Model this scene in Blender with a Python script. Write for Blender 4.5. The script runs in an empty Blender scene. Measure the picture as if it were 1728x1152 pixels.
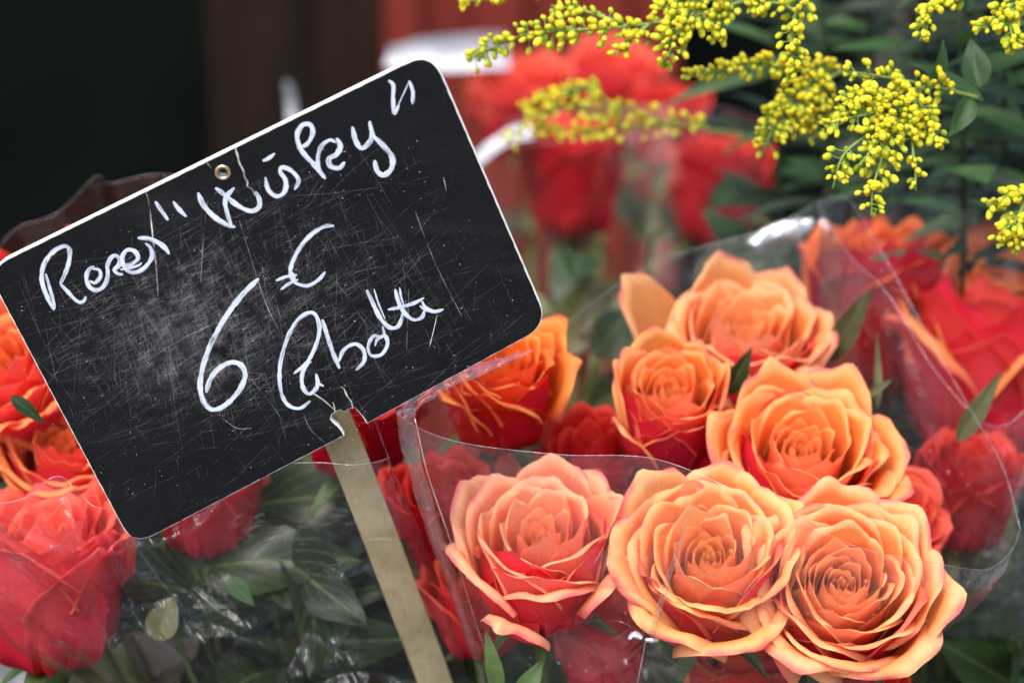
import bpy, math, random
import numpy as np
from mathutils import Vector, Matrix

# ------------------------------------------------------------------ camera, world, sun, exposure
scene = bpy.context.scene
COL = scene.collection
PITCH = math.radians(18)
FPX = 4080.0                                   # focal length in photograph pixels (1728 wide)
CAM = np.array((0.0, 0.0, 1.30))
RIGHT = np.array((1.0, 0.0, 0.0))
FWD = np.array((0.0, math.cos(PITCH), -math.sin(PITCH)))
UP = np.array((0.0, math.sin(PITCH), math.cos(PITCH)))

cd = bpy.data.cameras.new('camera')
cam = bpy.data.objects.new('camera', cd)
COL.objects.link(cam)
cam.location = CAM
cam.rotation_euler = (math.pi / 2 - PITCH, 0, 0)
cd.sensor_width = 36.0
cd.lens = 36.0 * FPX / 1728.0
cd.clip_start = 0.02
cd.clip_end = 60
cd.dof.use_dof = True
cd.dof.focus_distance = 0.812
cd.dof.aperture_fstop = 7.2
scene.camera = cam

SUN_EL, SUN_AZ = math.radians(58), math.radians(205)     # azimuth clockwise from +Y: behind the camera, to its left
world = bpy.data.worlds.new('World')
scene.world = world
world.use_nodes = True
wn = world.node_tree
sky = wn.nodes.new('ShaderNodeTexSky')
sky.sky_type = 'NISHITA'
sky.sun_disc = False
sky.sun_elevation = SUN_EL
sky.sun_rotation = SUN_AZ
sky.air_density = 0.8
sky.dust_density = 4.0
sky.ozone_density = 1.0
bg = wn.nodes['Background']
wn.links.new(sky.outputs['Color'], bg.inputs['Color'])
bg.inputs['Strength'].default_value = 0.14
sd = bpy.data.lights.new('sun', 'SUN')
sd.energy = 1.1
sd.angle = math.radians(55)
sd.color = (1.0, 0.96, 0.9)
sun = bpy.data.objects.new('sun', sd)
COL.objects.link(sun)
sdir = Vector((math.sin(SUN_AZ) * math.cos(SUN_EL), math.cos(SUN_AZ) * math.cos(SUN_EL), math.sin(SUN_EL)))
sun.rotation_euler = sdir.to_track_quat('Z', 'Y').to_euler()
scene.view_settings.view_transform = 'Standard'
scene.view_settings.look = 'None'
scene.view_settings.exposure = 1.42
scene.view_settings.gamma = 1.0
scene.view_settings.use_curve_mapping = False
scene.cycles.use_denoising = True
scene.cycles.max_bounces = 8
scene.cycles.diffuse_bounces = 4
scene.cycles.glossy_bounces = 3
scene.cycles.transmission_bounces = 6
scene.cycles.transparent_max_bounces = 40
scene.cycles.caustics_reflective = False
scene.cycles.caustics_refractive = False
scene.cycles.sample_clamp_indirect = 4.0

rng = np.random.default_rng(7)

# ------------------------------------------------------------------ helpers
def P(px, py, d):
    """photograph pixel + distance along the view axis -> world point"""
    return CAM + d * FWD + (px - 864.0) / FPX * d * RIGHT + (576.0 - py) / FPX * d * UP

def PA(a):
    a = np.asarray(a, float)
    d = a[..., 2:3]
    return CAM + d * FWD + (a[..., 0:1] - 864.0) / FPX * d * RIGHT + (576.0 - a[..., 1:2]) / FPX * d * UP

def VC(x, y, z):
    """camera-space direction (x right, y up, z towards the viewer) -> world"""
    v = x * RIGHT + y * UP - z * FWD
    return v / np.linalg.norm(v)

def nrm(v):
    v = np.asarray(v, float)
    return v / max(np.linalg.norm(v), 1e-12)

def smooth(e0, e1, x):
    t = np.clip((x - e0) / (e1 - e0), 0, 1)
    return t * t * (3 - 2 * t)

def catmull(pts, n):
    """resample a polyline as a smooth curve with n points (uniform in arc length)"""
    p = np.asarray(pts, float)
    if len(p) == 2:
        t = np.linspace(0, 1, n)[:, None]
        return p[0] * (1 - t) + p[1] * t
    q = np.vstack([2 * p[0] - p[1], p, 2 * p[-1] - p[-2]])
    out = []
    for i in range(len(p) - 1):
        p0, p1, p2, p3 = q[i:i + 4]
        t = np.linspace(0, 1, 24, endpoint=False)[:, None]
        out.append(0.5 * (2 * p1 + (p2 - p0) * t + (2 * p0 - 5 * p1 + 4 * p2 - p3) * t ** 2 + (3 * p1 - p0 - 3 * p2 + p3) * t ** 3))
    out.append(p[-1:])
    c = np.vstack(out)
    s = np.concatenate([[0], np.cumsum(np.linalg.norm(np.diff(c, axis=0), axis=1))])
    u = np.linspace(0, s[-1], n)
    return np.stack([np.interp(u, s, c[:, k]) for k in range(c.shape[1])], 1)

def wob(x, seed, octs=3, f0=1.0):
    """smooth 1-D noise made of a few sines"""
    r = np.random.default_rng(seed)
    o = np.zeros_like(x, dtype=float)
    for k in range(octs):
        o += np.sin(x * f0 * (1.7 ** k) * math.pi * r.uniform(0.8, 1.25) + r.uniform(0, 6.28)) / (1.35 ** k)
    return o / octs * 1.4

def tag(o, label=None, cat=None, group=None, kind=None):
    if label: o['label'] = label
    if cat: o['category'] = cat
    if group: o['group'] = group
    if kind: o['kind'] = kind
    return o

def empty(name, loc):
    o = bpy.data.objects.new(name, None)
    o.empty_display_size = 0.01
    COL.objects.link(o)
    o.location = loc
    return o

def new_mesh(name, verts, faces, mat, smooth_shade=True, attrs=None):
    me = bpy.data.meshes.new(name)
    me.from_pydata([tuple(v) for v in np.asarray(verts, float)], [], [tuple(int(i) for i in f) for f in faces])
    if attrs:
        for an, av in attrs.items():
            av = np.asarray(av, np.float32)
            if av.shape[1] == 4:
                at = me.attributes.new(an, 'FLOAT_COLOR', 'POINT')
                at.data.foreach_set('color', av.ravel())
            else:
                at = me.attributes.new(an, 'FLOAT_VECTOR', 'POINT')
                at.data.foreach_set('vector', av.ravel())
    if smooth_shade:
        me.polygons.foreach_set('use_smooth', [True] * len(me.polygons))
    for m in (mat if isinstance(mat, (list, tuple)) else [mat]):
        me.materials.append(m)
    me.update()
    return me

def obj(name, me, parent=None, loc=None):
    o = bpy.data.objects.new(name, me)
    COL.objects.link(o)
    if parent is not None:
        o.parent = parent
    if loc is not None:
        o.location = loc
    return o

def wpart(name, verts, faces, mat, parent=None, smooth_shade=True, attrs=None):
    """a mesh given in world coordinates, linked under an unrotated parent (chain)"""
    off = np.zeros(3)
    p = parent
    while p is not None:
        off += np.array(p.location)
        p = p.parent
    v = np.asarray(verts, float) - off
    return obj(name, new_mesh(name, v, faces, mat, smooth_shade, attrs), parent)

def grid_faces(nu, nv, flip=False):
    f = []
    for i in range(nu - 1):
        for j in range(nv - 1):
            a = i * nv + j
            q = (a, a + nv, a + nv + 1, a + 1)
            f.append(q[::-1] if flip else q)
    return f

_gf = {}
def gfaces(nu, nv):
    if (nu, nv) not in _gf:
        _gf[(nu, nv)] = grid_faces(nu, nv)
    return _gf[(nu, nv)]

def tube(path, radii, seg=8):
    """swept tube -> verts, faces (closed ends)"""
    p = np.asarray(path, float)
    n = len(p)
    radii = np.broadcast_to(np.asarray(radii, float), (n,))
    t = np.gradient(p, axis=0)
    t /= np.linalg.norm(t, axis=1)[:, None] + 1e-12
    ref = np.array((0.31, 0.87, 0.38))
    verts, faces = [], []
    for i in range(n):
        a = np.cross(t[i], ref); a /= np.linalg.norm(a) + 1e-12
        b = np.cross(t[i], a)
        for k in range(seg):
            w = 2 * math.pi * k / seg
            verts.append(p[i] + radii[i] * (math.cos(w) * a + math.sin(w) * b))
    for i in range(n - 1):
        for k in range(seg):
            k2 = (k + 1) % seg
            faces.append((i * seg + k, i * seg + k2, (i + 1) * seg + k2, (i + 1) * seg + k))
    faces.append(tuple(range(seg))[::-1])
    faces.append(tuple((n - 1) * seg + k for k in range(seg)))
    return verts, faces

class MB:
    """collects pieces of one mesh"""
    def __init__(self):
        self.v, self.f, self.n = [], [], 0
    def add(self, v, f):
        v = [np.asarray(x, float) for x in v]
        self.f += [tuple(i + self.n for i in q) for q in f]
        self.v += v
        self.n += len(v)

def box_vf(x0, x1, y0, y1, z0, z1):
    v = [(x, y, z) for x in (x0, x1) for y in (y0, y1) for z in (z0, z1)]
    f = [(0, 1, 3, 2), (4, 6, 7, 5), (0, 4, 5, 1), (2, 3, 7, 6), (0, 2, 6, 4), (1, 5, 7, 3)]
    return v, f

# ------------------------------------------------------------------ materials
def mat_new(name):
    m = bpy.data.materials.new(name)
    m.use_nodes = True
    nt = m.node_tree
    nt.nodes.clear()
    out = nt.nodes.new('ShaderNodeOutputMaterial')
    return m, nt, out

def N(nt, typ, **kw):
    n = nt.nodes.new(typ)
    for k, v in kw.items():
        if k in n.inputs.keys():
            n.inputs[k].default_value = v
        else:
            setattr(n, k, v)
    return n

def math_n(nt, op, a, b=None, clamp=False):
    n = nt.nodes.new('ShaderNodeMath')
    n.operation = op
    n.use_clamp = clamp
    for i, x in enumerate((a, b)):
        if x is None: continue
        if isinstance(x, (int, float)): n.inputs[i].default_value = x
        else: nt.links.new(x, n.inputs[i])
    return n.outputs[0]

def mixc(nt, fac, a, b, mode='MIX'):
    n = nt.nodes.new('ShaderNodeMix')
    n.data_type = 'RGBA'
    n.blend_type = mode
    for i, x in ((0, fac), (6, a), (7, b)):
        if isinstance(x, (int, float)): n.inputs[i].default_value = x
        elif isinstance(x, tuple): n.inputs[i].default_value = x if len(x) == 4 else (*x, 1)
        else: nt.links.new(x, n.inputs[i])
    return n.outputs[2]

def noise(nt, vec, scale, detail=3.0, rough=0.55, dist=0.0):
    n = N(nt, 'ShaderNodeTexNoise')
    n.inputs['Scale'].default_value = scale
    n.inputs['Detail'].default_value = detail
    n.inputs['Roughness'].default_value = rough
    n.inputs['Distortion'].default_value = dist
    if vec is not None: nt.links.new(vec, n.inputs['Vector'])
    return n.outputs['Fac']

def ramp(nt, fac, p0, p1, c0=(0, 0, 0), c1=(1, 1, 1)):
    n = N(nt, 'ShaderNodeValToRGB')
    n.color_ramp.elements[0].position = p0
    n.color_ramp.elements[1].position = p1
    n.color_ramp.elements[0].color = (*c0, 1)
    n.color_ramp.elements[1].color = (*c1, 1)
    nt.links.new(fac, n.inputs[0])
    return n.outputs[0]

def mapping(nt, vec, scale):
    n = N(nt, 'ShaderNodeMapping')
    n.inputs['Scale'].default_value = scale
    nt.links.new(vec, n.inputs['Vector'])
    return n.outputs[0]

def bump(nt, h, strength, dist):
    n = N(nt, 'ShaderNodeBump')
    n.inputs['Strength'].default_value = strength
    n.inputs['Distance'].default_value = dist
    nt.links.new(h, n.inputs['Height'])
    return n.outputs[0]

def make_petal_material():
    m, nt, out = mat_new('rose_petal')
    ci = N(nt, 'ShaderNodeAttribute', attribute_name='col_in').outputs['Color']
    co = N(nt, 'ShaderNodeAttribute', attribute_name='col_out').outputs['Color']
    uv = N(nt, 'ShaderNodeAttribute', attribute_name='puv').outputs['Vector']
    geo = N(nt, 'ShaderNodeNewGeometry')
    c = mixc(nt, geo.outputs['Backfacing'], co, ci)        # the two faces of a petal are differently pigmented
    tc = N(nt, 'ShaderNodeTexCoord').outputs['Object']
    veins = noise(nt, mapping(nt, uv, (46, 3.2, 1)), 1.0, 3, 0.6, 0.35)
    blot = noise(nt, tc, 130, 3, 0.6)
    veinc = ramp(nt, veins, 0.35, 0.75, (0.93, 0.85, 0.82), (1.06, 1.06, 1.06))
    c = mixc(nt, 0.75, c, veinc, 'MULTIPLY')
    blotc = ramp(nt, blot, 0.3, 0.7, (0.97, 0.93, 0.92), (1.03, 1.05, 1.04))
    c = mixc(nt, 0.6, c, blotc, 'MULTIPLY')
    bn = bump(nt, math_n(nt, 'ADD', veins, math_n(nt, 'MULTIPLY', blot, 1.5)), 0.35, 0.0006)
    pr = N(nt, 'ShaderNodeBsdfPrincipled')
    nt.links.new(c, pr.inputs['Base Color'])
    pr.inputs['Roughness'].default_value = 0.52
    pr.inputs['Specular IOR Level'].default_value = 0.16
    nt.links.new(bn, pr.inputs['Normal'])
    tr = N(nt, 'ShaderNodeBsdfTranslucent')
    tcol = mixc(nt, 1.0, c, (1.0, 0.92, 0.82), 'MULTIPLY')
    nt.links.new(tcol, tr.inputs['Color'])
    nt.links.new(bn, tr.inputs['Normal'])
    mx = N(nt, 'ShaderNodeMixShader')
    mx.inputs[0].default_value = 0.5
    nt.links.new(pr.outputs[0], mx.inputs[1])
    nt.links.new(tr.outputs[0], mx.inputs[2])
    nt.links.new(mx.outputs[0], out.inputs[0])
    return m

def make_leaf_material(name, c0, c1, rough=0.42, trans=0.25, vein=(0.10, 0.16, 0.05)):
    m, nt, out = mat_new(name)
    uv = N(nt, 'ShaderNodeAttribute', attribute_name='puv').outputs['Vector']
    sep = N(nt, 'ShaderNodeSeparateXYZ')
    nt.links.new(uv, sep.inputs[0])
    au = math_n(nt, 'ABSOLUTE', sep.outputs[0])
    tc = N(nt, 'ShaderNodeTexCoord').outputs['Object']
    info = N(nt, 'ShaderNodeObjectInfo').outputs['Random']
    n1 = noise(nt, tc, 90, 4, 0.6)
    c = mixc(nt, ramp(nt, n1, 0.3, 0.7), c0, c1)
    hsv = N(nt, 'ShaderNodeHueSaturation')
    nt.links.new(c, hsv.inputs['Color'])
    nt.links.new(math_n(nt, 'ADD', math_n(nt, 'MULTIPLY', info, 0.7), 0.7), hsv.inputs['Value'])
    # midrib and slanting side veins
    mid = math_n(nt, 'LESS_THAN', au, 0.045)
    ph = math_n(nt, 'SUBTRACT', math_n(nt, 'MULTIPLY', sep.outputs[1], 46.0), math_n(nt, 'MULTIPLY', au, 22.0))
    sv = math_n(nt, 'GREATER_THAN', math_n(nt, 'SINE', ph), 0.93)
    vf = math_n(nt, 'ADD', math_n(nt, 'MULTIPLY', mid, 0.7), math_n(nt, 'MULTIPLY', sv, 0.35), True)
    c = mixc(nt, vf, hsv.outputs[0], vein)
    bn = bump(nt, math_n(nt, 'SUBTRACT', n1, vf), 0.4, 0.0008)
    pr = N(nt, 'ShaderNodeBsdfPrincipled')
    nt.links.new(c, pr.inputs['Base Color'])
    pr.inputs['Roughness'].default_value = rough
    pr.inputs['Specular IOR Level'].default_value = 0.4
    nt.links.new(bn, pr.inputs['Normal'])
    tr = N(nt, 'ShaderNodeBsdfTranslucent')
    nt.links.new(mixc(nt, 1.0, c, (0.9, 1.0, 0.4), 'MULTIPLY'), tr.inputs['Color'])
    mx = N(nt, 'ShaderNodeMixShader')
    mx.inputs[0].default_value = trans
    nt.links.new(pr.outputs[0], mx.inputs[1])
    nt.links.new(tr.outputs[0], mx.inputs[2])
    nt.links.new(mx.outputs[0], out.inputs[0])
    return m

def make_film_material(name, haze=0.05, base=0.06, rough=0.05, tint=(0.985, 0.98, 0.975), bumpd=0.0007, top=0.85, specks=0.35, hcol=(0.85, 0.86, 0.88)):
    m, nt, out = mat_new(name)
    tc = N(nt, 'ShaderNodeTexCoord').outputs['Object']
    n1 = noise(nt, tc, 28, 3, 0.5, 0.6)
    n2 = noise(nt, tc, 140, 3, 0.6, 0.8)
    h = math_n(nt, 'ADD', n1, math_n(nt, 'MULTIPLY', n2, 0.22))
    bn = bump(nt, h, 0.9, bumpd * 6)
    lw = N(nt, 'ShaderNodeLayerWeight')
    lw.inputs['Blend'].default_value = 0.5
    nt.links.new(bn, lw.inputs['Normal'])
    fac = math_n(nt, 'ADD', math_n(nt, 'MULTIPLY', math_n(nt, 'POWER', lw.outputs['Facing'], 3.0), top), base, True)
    tp = N(nt, 'ShaderNodeBsdfTransparent')
    tp.inputs[0].default_value = (*tint, 1)
    gl = N(nt, 'ShaderNodeBsdfGlossy')
    gl.inputs['Roughness'].default_value = rough
    gl.inputs['Color'].default_value = (0.95, 0.96, 1.0, 1)
    nt.links.new(bn, gl.inputs['Normal'])
    df = N(nt, 'ShaderNodeBsdfDiffuse')
    df.inputs[0].default_value = (*hcol, 1)
    # dust and rubbed haze, tiny water specks
    dust = ramp(nt, noise(nt, tc, 60, 6, 0.75, 0.5), 0.35, 0.85)
    vo = N(nt, 'ShaderNodeTexVoronoi')
    vo.inputs['Scale'].default_value = 190
    nt.links.new(tc, vo.inputs['Vector'])
    patch = ramp(nt, noise(nt, tc, 22, 2), 0.50, 0.72)
    speck = math_n(nt, 'MULTIPLY', math_n(nt, 'LESS_THAN', vo.outputs['Distance'], 0.11), patch)
    hz = math_n(nt, 'ADD', math_n(nt, 'MULTIPLY', dust, haze * 1.6), math_n(nt, 'MULTIPLY', speck, specks), True)
    m1 = N(nt, 'ShaderNodeMixShader')
    nt.links.new(hz, m1.inputs[0])
    nt.links.new(tp.outputs[0], m1.inputs[1])
    nt.links.new(df.outputs[0], m1.inputs[2])
    m2 = N(nt, 'ShaderNodeMixShader')
    nt.links.new(fac, m2.inputs[0])
    nt.links.new(m1.outputs[0], m2.inputs[1])
    nt.links.new(gl.outputs[0], m2.inputs[2])
    nt.links.new(m2.outputs[0], out.inputs[0])
    return m

def make_plain(name, c0, c1, scale=60, rough=0.6, spec=0.3, metallic=0.0, bstr=0.2, bdist=0.0005, stretch=(1, 1, 1)):
    m, nt, out = mat_new(name)
    tc = mapping(nt, N(nt, 'ShaderNodeTexCoord').outputs['Object'], stretch)
    n1 = noise(nt, tc, scale, 5, 0.6, 0.3)
    c = mixc(nt, ramp(nt, n1, 0.3, 0.7), c0, c1)
    pr = N(nt, 'ShaderNodeBsdfPrincipled')
    nt.links.new(c, pr.inputs['Base Color'])
    pr.inputs['Roughness'].default_value = rough
    pr.inputs['Specular IOR Level'].default_value = spec
    pr.inputs['Metallic'].default_value = metallic
    nt.links.new(bump(nt, n1, bstr, bdist), pr.inputs['Normal'])
    nt.links.new(pr.outputs[0], out.inputs[0])
    return m

def make_slate():
    m, nt, out = mat_new('black_slate')
    tc = N(nt, 'ShaderNodeTexCoord').outputs['Object']
    n1 = noise(nt, tc, 35, 6, 0.65, 0.4)
    n2 = noise(nt, tc, 900, 2, 0.6)
    worn = ramp(nt, noise(nt, tc, 16, 3, 0.5), 0.45, 0.75)
    c = mixc(nt, ramp(nt, n1, 0.35, 0.75), (0.0024, 0.0030, 0.0040), (0.0050, 0.0057, 0.0070))
    smear = ramp(nt, noise(nt, mapping(nt, tc, (14, 40, 70)), 1.0, 5, 0.7, 0.8), 0.45, 0.8)
    c = mixc(nt, math_n(nt, 'MULTIPLY', smear, math_n(nt, 'MULTIPLY', worn, 0.30)), c, (0.05, 0.051, 0.053))
    grit = math_n(nt, 'MULTIPLY', ramp(nt, n2, 0.60, 0.78), math_n(nt, 'ADD', math_n(nt, 'MULTIPLY', worn, 0.5), 0.15))
    c = mixc(nt, grit, c, (0.045, 0.046, 0.048))
    pr = N(nt, 'ShaderNodeBsdfPrincipled')
    nt.links.new(c, pr.inputs['Base Color'])
    nt.links.new(math_n(nt, 'ADD', math_n(nt, 'MULTIPLY', n1, 0.25), 0.33), pr.inputs['Roughness'])
    pr.inputs['Specular IOR Level'].default_value = 0.22
    nt.links.new(bump(nt, n2, 0.25, 0.0001), pr.inputs['Normal'])
    nt.links.new(pr.outputs[0], out.inputs[0])
    return m

def make_paint():
    """white marker strokes: bristly streaks along the stroke, thin at the ends"""
    m, nt, out = mat_new('white_marker')
    uv = N(nt, 'ShaderNodeAttribute', attribute_name='puv').outputs['Vector']   # x across -1..1, y along (m), z stroke id
    sep = N(nt, 'ShaderNodeSeparateXYZ')
    nt.links.new(uv, sep.inputs[0])
    st = noise(nt, mapping(nt, uv, (5.5, 190, 3)), 1.0, 3, 0.6, 0.2)
    bl = noise(nt, mapping(nt, uv, (0.6, 160, 7)), 1.0, 2, 0.5)
    au = math_n(nt, 'ABSOLUTE', sep.outputs[0])
    edge = ramp(nt, au, 0.55, 1.0, (1, 1, 1), (0.25, 0.25, 0.25))
    d = math_n(nt, 'ADD', math_n(nt, 'MULTIPLY', st, 1.2), math_n(nt, 'MULTIPLY', bl, 0.75))
    cov = ramp(nt, math_n(nt, 'MULTIPLY', d, edge), 0.58, 1.06, (0.0, 0.0, 0.0), (0.95, 0.95, 0.95))
    df = N(nt, 'ShaderNodeBsdfPrincipled')
    df.inputs['Base Color'].default_value = (0.60, 0.67, 0.78, 1)
    df.inputs['Roughness'].default_value = 0.55
    nt.links.new(bump(nt, st, 0.4, 0.0002), df.inputs['Normal'])
    tp = N(nt, 'ShaderNodeBsdfTransparent')
    mx = N(nt, 'ShaderNodeMixShader')
    nt.links.new(cov, mx.inputs[0])
    nt.links.new(tp.outputs[0], mx.inputs[1])
    nt.links.new(df.outputs[0], mx.inputs[2])
    nt.links.new(mx.outputs[0], out.inputs[0])
    return m

def make_scratch(name, alpha, col=(0.5, 0.51, 0.52)):
    m, nt, out = mat_new(name)
    tc = N(nt, 'ShaderNodeTexCoord').outputs['Object']
    df = N(nt, 'ShaderNodeBsdfDiffuse')
    df.inputs[0].default_value = (*col, 1)
    tp = N(nt, 'ShaderNodeBsdfTransparent')
    mx = N(nt, 'ShaderNodeMixShader')
    a = math_n(nt, 'MULTIPLY', ramp(nt, noise(nt, tc, 160, 2), 0.3, 0.7), alpha)
    nt.links.new(a, mx.inputs[0])
    nt.links.new(tp.outputs[0], mx.inputs[1])
    nt.links.new(df.outputs[0], mx.inputs[2])
    nt.links.new(mx.outputs[0], out.inputs[0])
    return m

def make_bud():
    m, nt, out = mat_new('goldenrod_bud')
    c = N(nt, 'ShaderNodeAttribute', attribute_name='col_in').outputs['Color']
    info = N(nt, 'ShaderNodeObjectInfo').outputs['Random']
    hsv = N(nt, 'ShaderNodeHueSaturation')
    nt.links.new(c, hsv.inputs['Color'])
    nt.links.new(math_n(nt, 'ADD', math_n(nt, 'MULTIPLY', info, 0.5), 0.72), hsv.inputs['Value'])
    nt.links.new(math_n(nt, 'ADD', math_n(nt, 'MULTIPLY', info, -0.03), 0.513), hsv.inputs['Hue'])
    pr = N(nt, 'ShaderNodeBsdfPrincipled')
    nt.links.new(hsv.outputs[0], pr.inputs['Base Color'])
    pr.inputs['Roughness'].default_value = 0.6
    pr.inputs['Specular IOR Level'].default_value = 0.2
    tr = N(nt, 'ShaderNodeBsdfTranslucent')
    nt.links.new(hsv.outputs[0], tr.inputs['Color'])
    mx = N(nt, 'ShaderNodeMixShader')
    mx.inputs[0].default_value = 0.33
    nt.links.new(pr.outputs[0], mx.inputs[1])
    nt.links.new(tr.outputs[0], mx.inputs[2])
    nt.links.new(mx.outputs[0], out.inputs[0])
    return m

def make_stake():
    m, nt, out = mat_new('horn_plastic')
    tc = N(nt, 'ShaderNodeTexCoord').outputs['Object']
    lo = noise(nt, tc, 55, 4, 0.6, 0.6)
    hi = noise(nt, mapping(nt, tc, (420, 420, 40)), 1.0, 3, 0.6)
    c = mixc(nt, ramp(nt, lo, 0.32, 0.7), (0.44, 0.38, 0.21), (0.60, 0.54, 0.34))
    c = mixc(nt, math_n(nt, 'MULTIPLY', ramp(nt, hi, 0.5, 0.75), 0.5), c, (0.32, 0.26, 0.12))
    bn = bump(nt, math_n(nt, 'ADD', lo, math_n(nt, 'MULTIPLY', hi, 0.08)), 0.4, 0.0012)
    pr = N(nt, 'ShaderNodeBsdfPrincipled')
    nt.links.new(c, pr.inputs['Base Color'])
    pr.inputs['Roughness'].default_value = 0.2
    pr.inputs['Specular IOR Level'].default_value = 0.6
    nt.links.new(bn, pr.inputs['Normal'])
    tr = N(nt, 'ShaderNodeBsdfTranslucent')
    nt.links.new(mixc(nt, 1.0, c, (1.0, 0.85, 0.5), 'MULTIPLY'), tr.inputs['Color'])
    mx = N(nt, 'ShaderNodeMixShader')
    mx.inputs[0].default_value = 0.3
    nt.links.new(pr.outputs[0], mx.inputs[1])
    nt.links.new(tr.outputs[0], mx.inputs[2])
    nt.links.new(mx.outputs[0], out.inputs[0])
    return m

M_PETAL = make_petal_material()
M_LEAF = make_leaf_material('rose_leaf', (0.009, 0.024, 0.006), (0.022, 0.048, 0.012))
M_LEAFD = make_leaf_material('dark_rose_leaf', (0.004, 0.014, 0.003), (0.014, 0.036, 0.008), 0.35, 0.15)
M_LEAFL = make_leaf_material('olive_leaf', (0.065, 0.068, 0.022), (0.11, 0.11, 0.04), 0.5, 0.3, (0.15, 0.15, 0.07))
M_GLEAF = make_leaf_material('goldenrod_leaf', (0.022, 0.060, 0.016), (0.04, 0.10, 0.025), 0.5, 0.25, (0.08, 0.15, 0.05))
M_DLEAF = make_leaf_material('dark_narrow_leaf', (0.006, 0.018, 0.006), (0.014, 0.036, 0.011), 0.55, 0.2, (0.025, 0.05, 0.02))
M_DSTEM = make_plain('dark_stem', (0.012, 0.024, 0.008), (0.022, 0.036, 0.012), 80, 0.6)
M_STEM = make_plain('green_stem', (0.05, 0.085, 0.02), (0.09, 0.12, 0.035), 80, 0.5)
M_GSTEM = make_plain('goldenrod_stem', (0.12, 0.19, 0.035), (0.20, 0.27, 0.06), 120, 0.5)
M_SEPAL = make_plain('sepal_green', (0.032, 0.068, 0.016), (0.065, 0.11, 0.03), 120, 0.5)
M_FILM = make_film_material('clear_film', 0.006, 0.014, 0.05, top=0.4)
M_FILMF = make_film_material('clear_film_front', 0.030, 0.055, 0.05)
M_FILMS = make_film_material('rolled_film', 0.035, 0.09, 0.06, (0.96, 0.95, 0.94), specks=0.4)
M_FILMR = make_film_material('hazy_film', 0.025, 0.03, 0.05, (0.97, 0.92, 0.90), specks=0.12)
M_FILMD = make_film_material('dark_film', 0.10, 0.002, 0.2, (0.90, 0.74, 0.68), specks=0.0, top=0.012, hcol=(0.14, 0.022, 0.015))  # red reflection in the film painted in as haze colour
M_FILMT = make_film_material('brownish_film', 0.05, 0.010, 0.12, (0.90, 0.80, 0.74), specks=0.0, top=0.5, hcol=(0.35, 0.20, 0.14))  # the roses' brown-red reflection is painted into tint and haze
M_FILMB = make_film_material('clear_film_creased', 0.010, 0.026, 0.10, bumpd=0.0010, specks=0.06)
M_HEM = make_film_material('film_edge', 0.20, 0.16, 0.18, (0.93, 0.92, 0.9))
M_SLATE = make_slate()
M_CORE = make_plain('white_board_core', (0.78, 0.77, 0.72), (0.86, 0.85, 0.82), 300, 0.5, 0.3)
M_PAINT = make_paint()
M_SCR = make_scratch('fine_scratch', 0.30)
M_SCR2 = make_scratch('deep_scratch', 0.95, (0.72, 0.71, 0.68))
M_SCR3 = make_scratch('mid_scratch', 0.5, (0.6, 0.6, 0.58))
M_BRASS = make_plain('worn_brass', (0.55, 0.40, 0.22), (0.72, 0.62, 0.45), 300, 0.28, 0.5, 1.0)
M_STAKE = make_stake()
M_BUD = make_bud()
M_STAND = make_plain('dark_stand', (0.012, 0.013, 0.012), (0.025, 0.024, 0.022), 9, 0.7)
M_WALL = make_plain('dark_green_wall', (0.0012, 0.0020, 0.0017), (0.0032, 0.0058, 0.0046), 2.2, 0.9, 0.05)  # the shop interior's shade is put into this near-black green
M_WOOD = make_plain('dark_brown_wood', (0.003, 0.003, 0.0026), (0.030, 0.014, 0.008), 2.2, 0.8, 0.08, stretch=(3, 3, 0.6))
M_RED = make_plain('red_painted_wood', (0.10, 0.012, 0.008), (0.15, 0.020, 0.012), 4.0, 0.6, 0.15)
M_PAPER = make_plain('white_paper', (0.44, 0.45, 0.48), (0.54, 0.55, 0.58), 20, 0.7)

# ------------------------------------------------------------------ the setting
STAND_Z = P(985, 1640, 1.0)[2] - 0.10
def wall_box(name, px0, px1, d0, d1, z0, z1, mat, parent=None):
    """an upright slab: its front at ground distance d0 (metres from the camera), thickness d1-d0, its sides where pixel columns px0..px1 fall"""
    k = d0 / math.cos(PITCH)
    x0, x1 = (px0 - 864) / FPX * k, (px1 - 864) / FPX * k
    v, f = box_vf(x0, x1, d0, d1, z0, z1)
    return wpart(name, v, f, mat, parent, False)

v, f = box_vf(-6, 6, -8, 4, -0.05, 0.0)
tag(wpart('pavement', v, f, make_plain('pale_pavement', (0.11, 0.11, 0.105), (0.17, 0.165, 0.16), 5, 0.8), None, False), kind='structure')
v, f = box_vf(-0.55, 0.55, 0.62, 1.45, STAND_Z - 0.04, STAND_Z)
st = empty('display_stand', (0, 1.03, 0))
tag(st, 'dark low display stand carrying the bouquets', 'stand')
wpart('top', v, f, M_STAND, st, False)
for sx in (-0.52, 0.48):
    for sy in (0.66, 1.37):
        v, f = box_vf(sx, sx + 0.04, sy, sy + 0.04, 0, STAND_Z - 0.04)
        wpart('leg', v, f, M_STAND, st, False)

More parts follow.
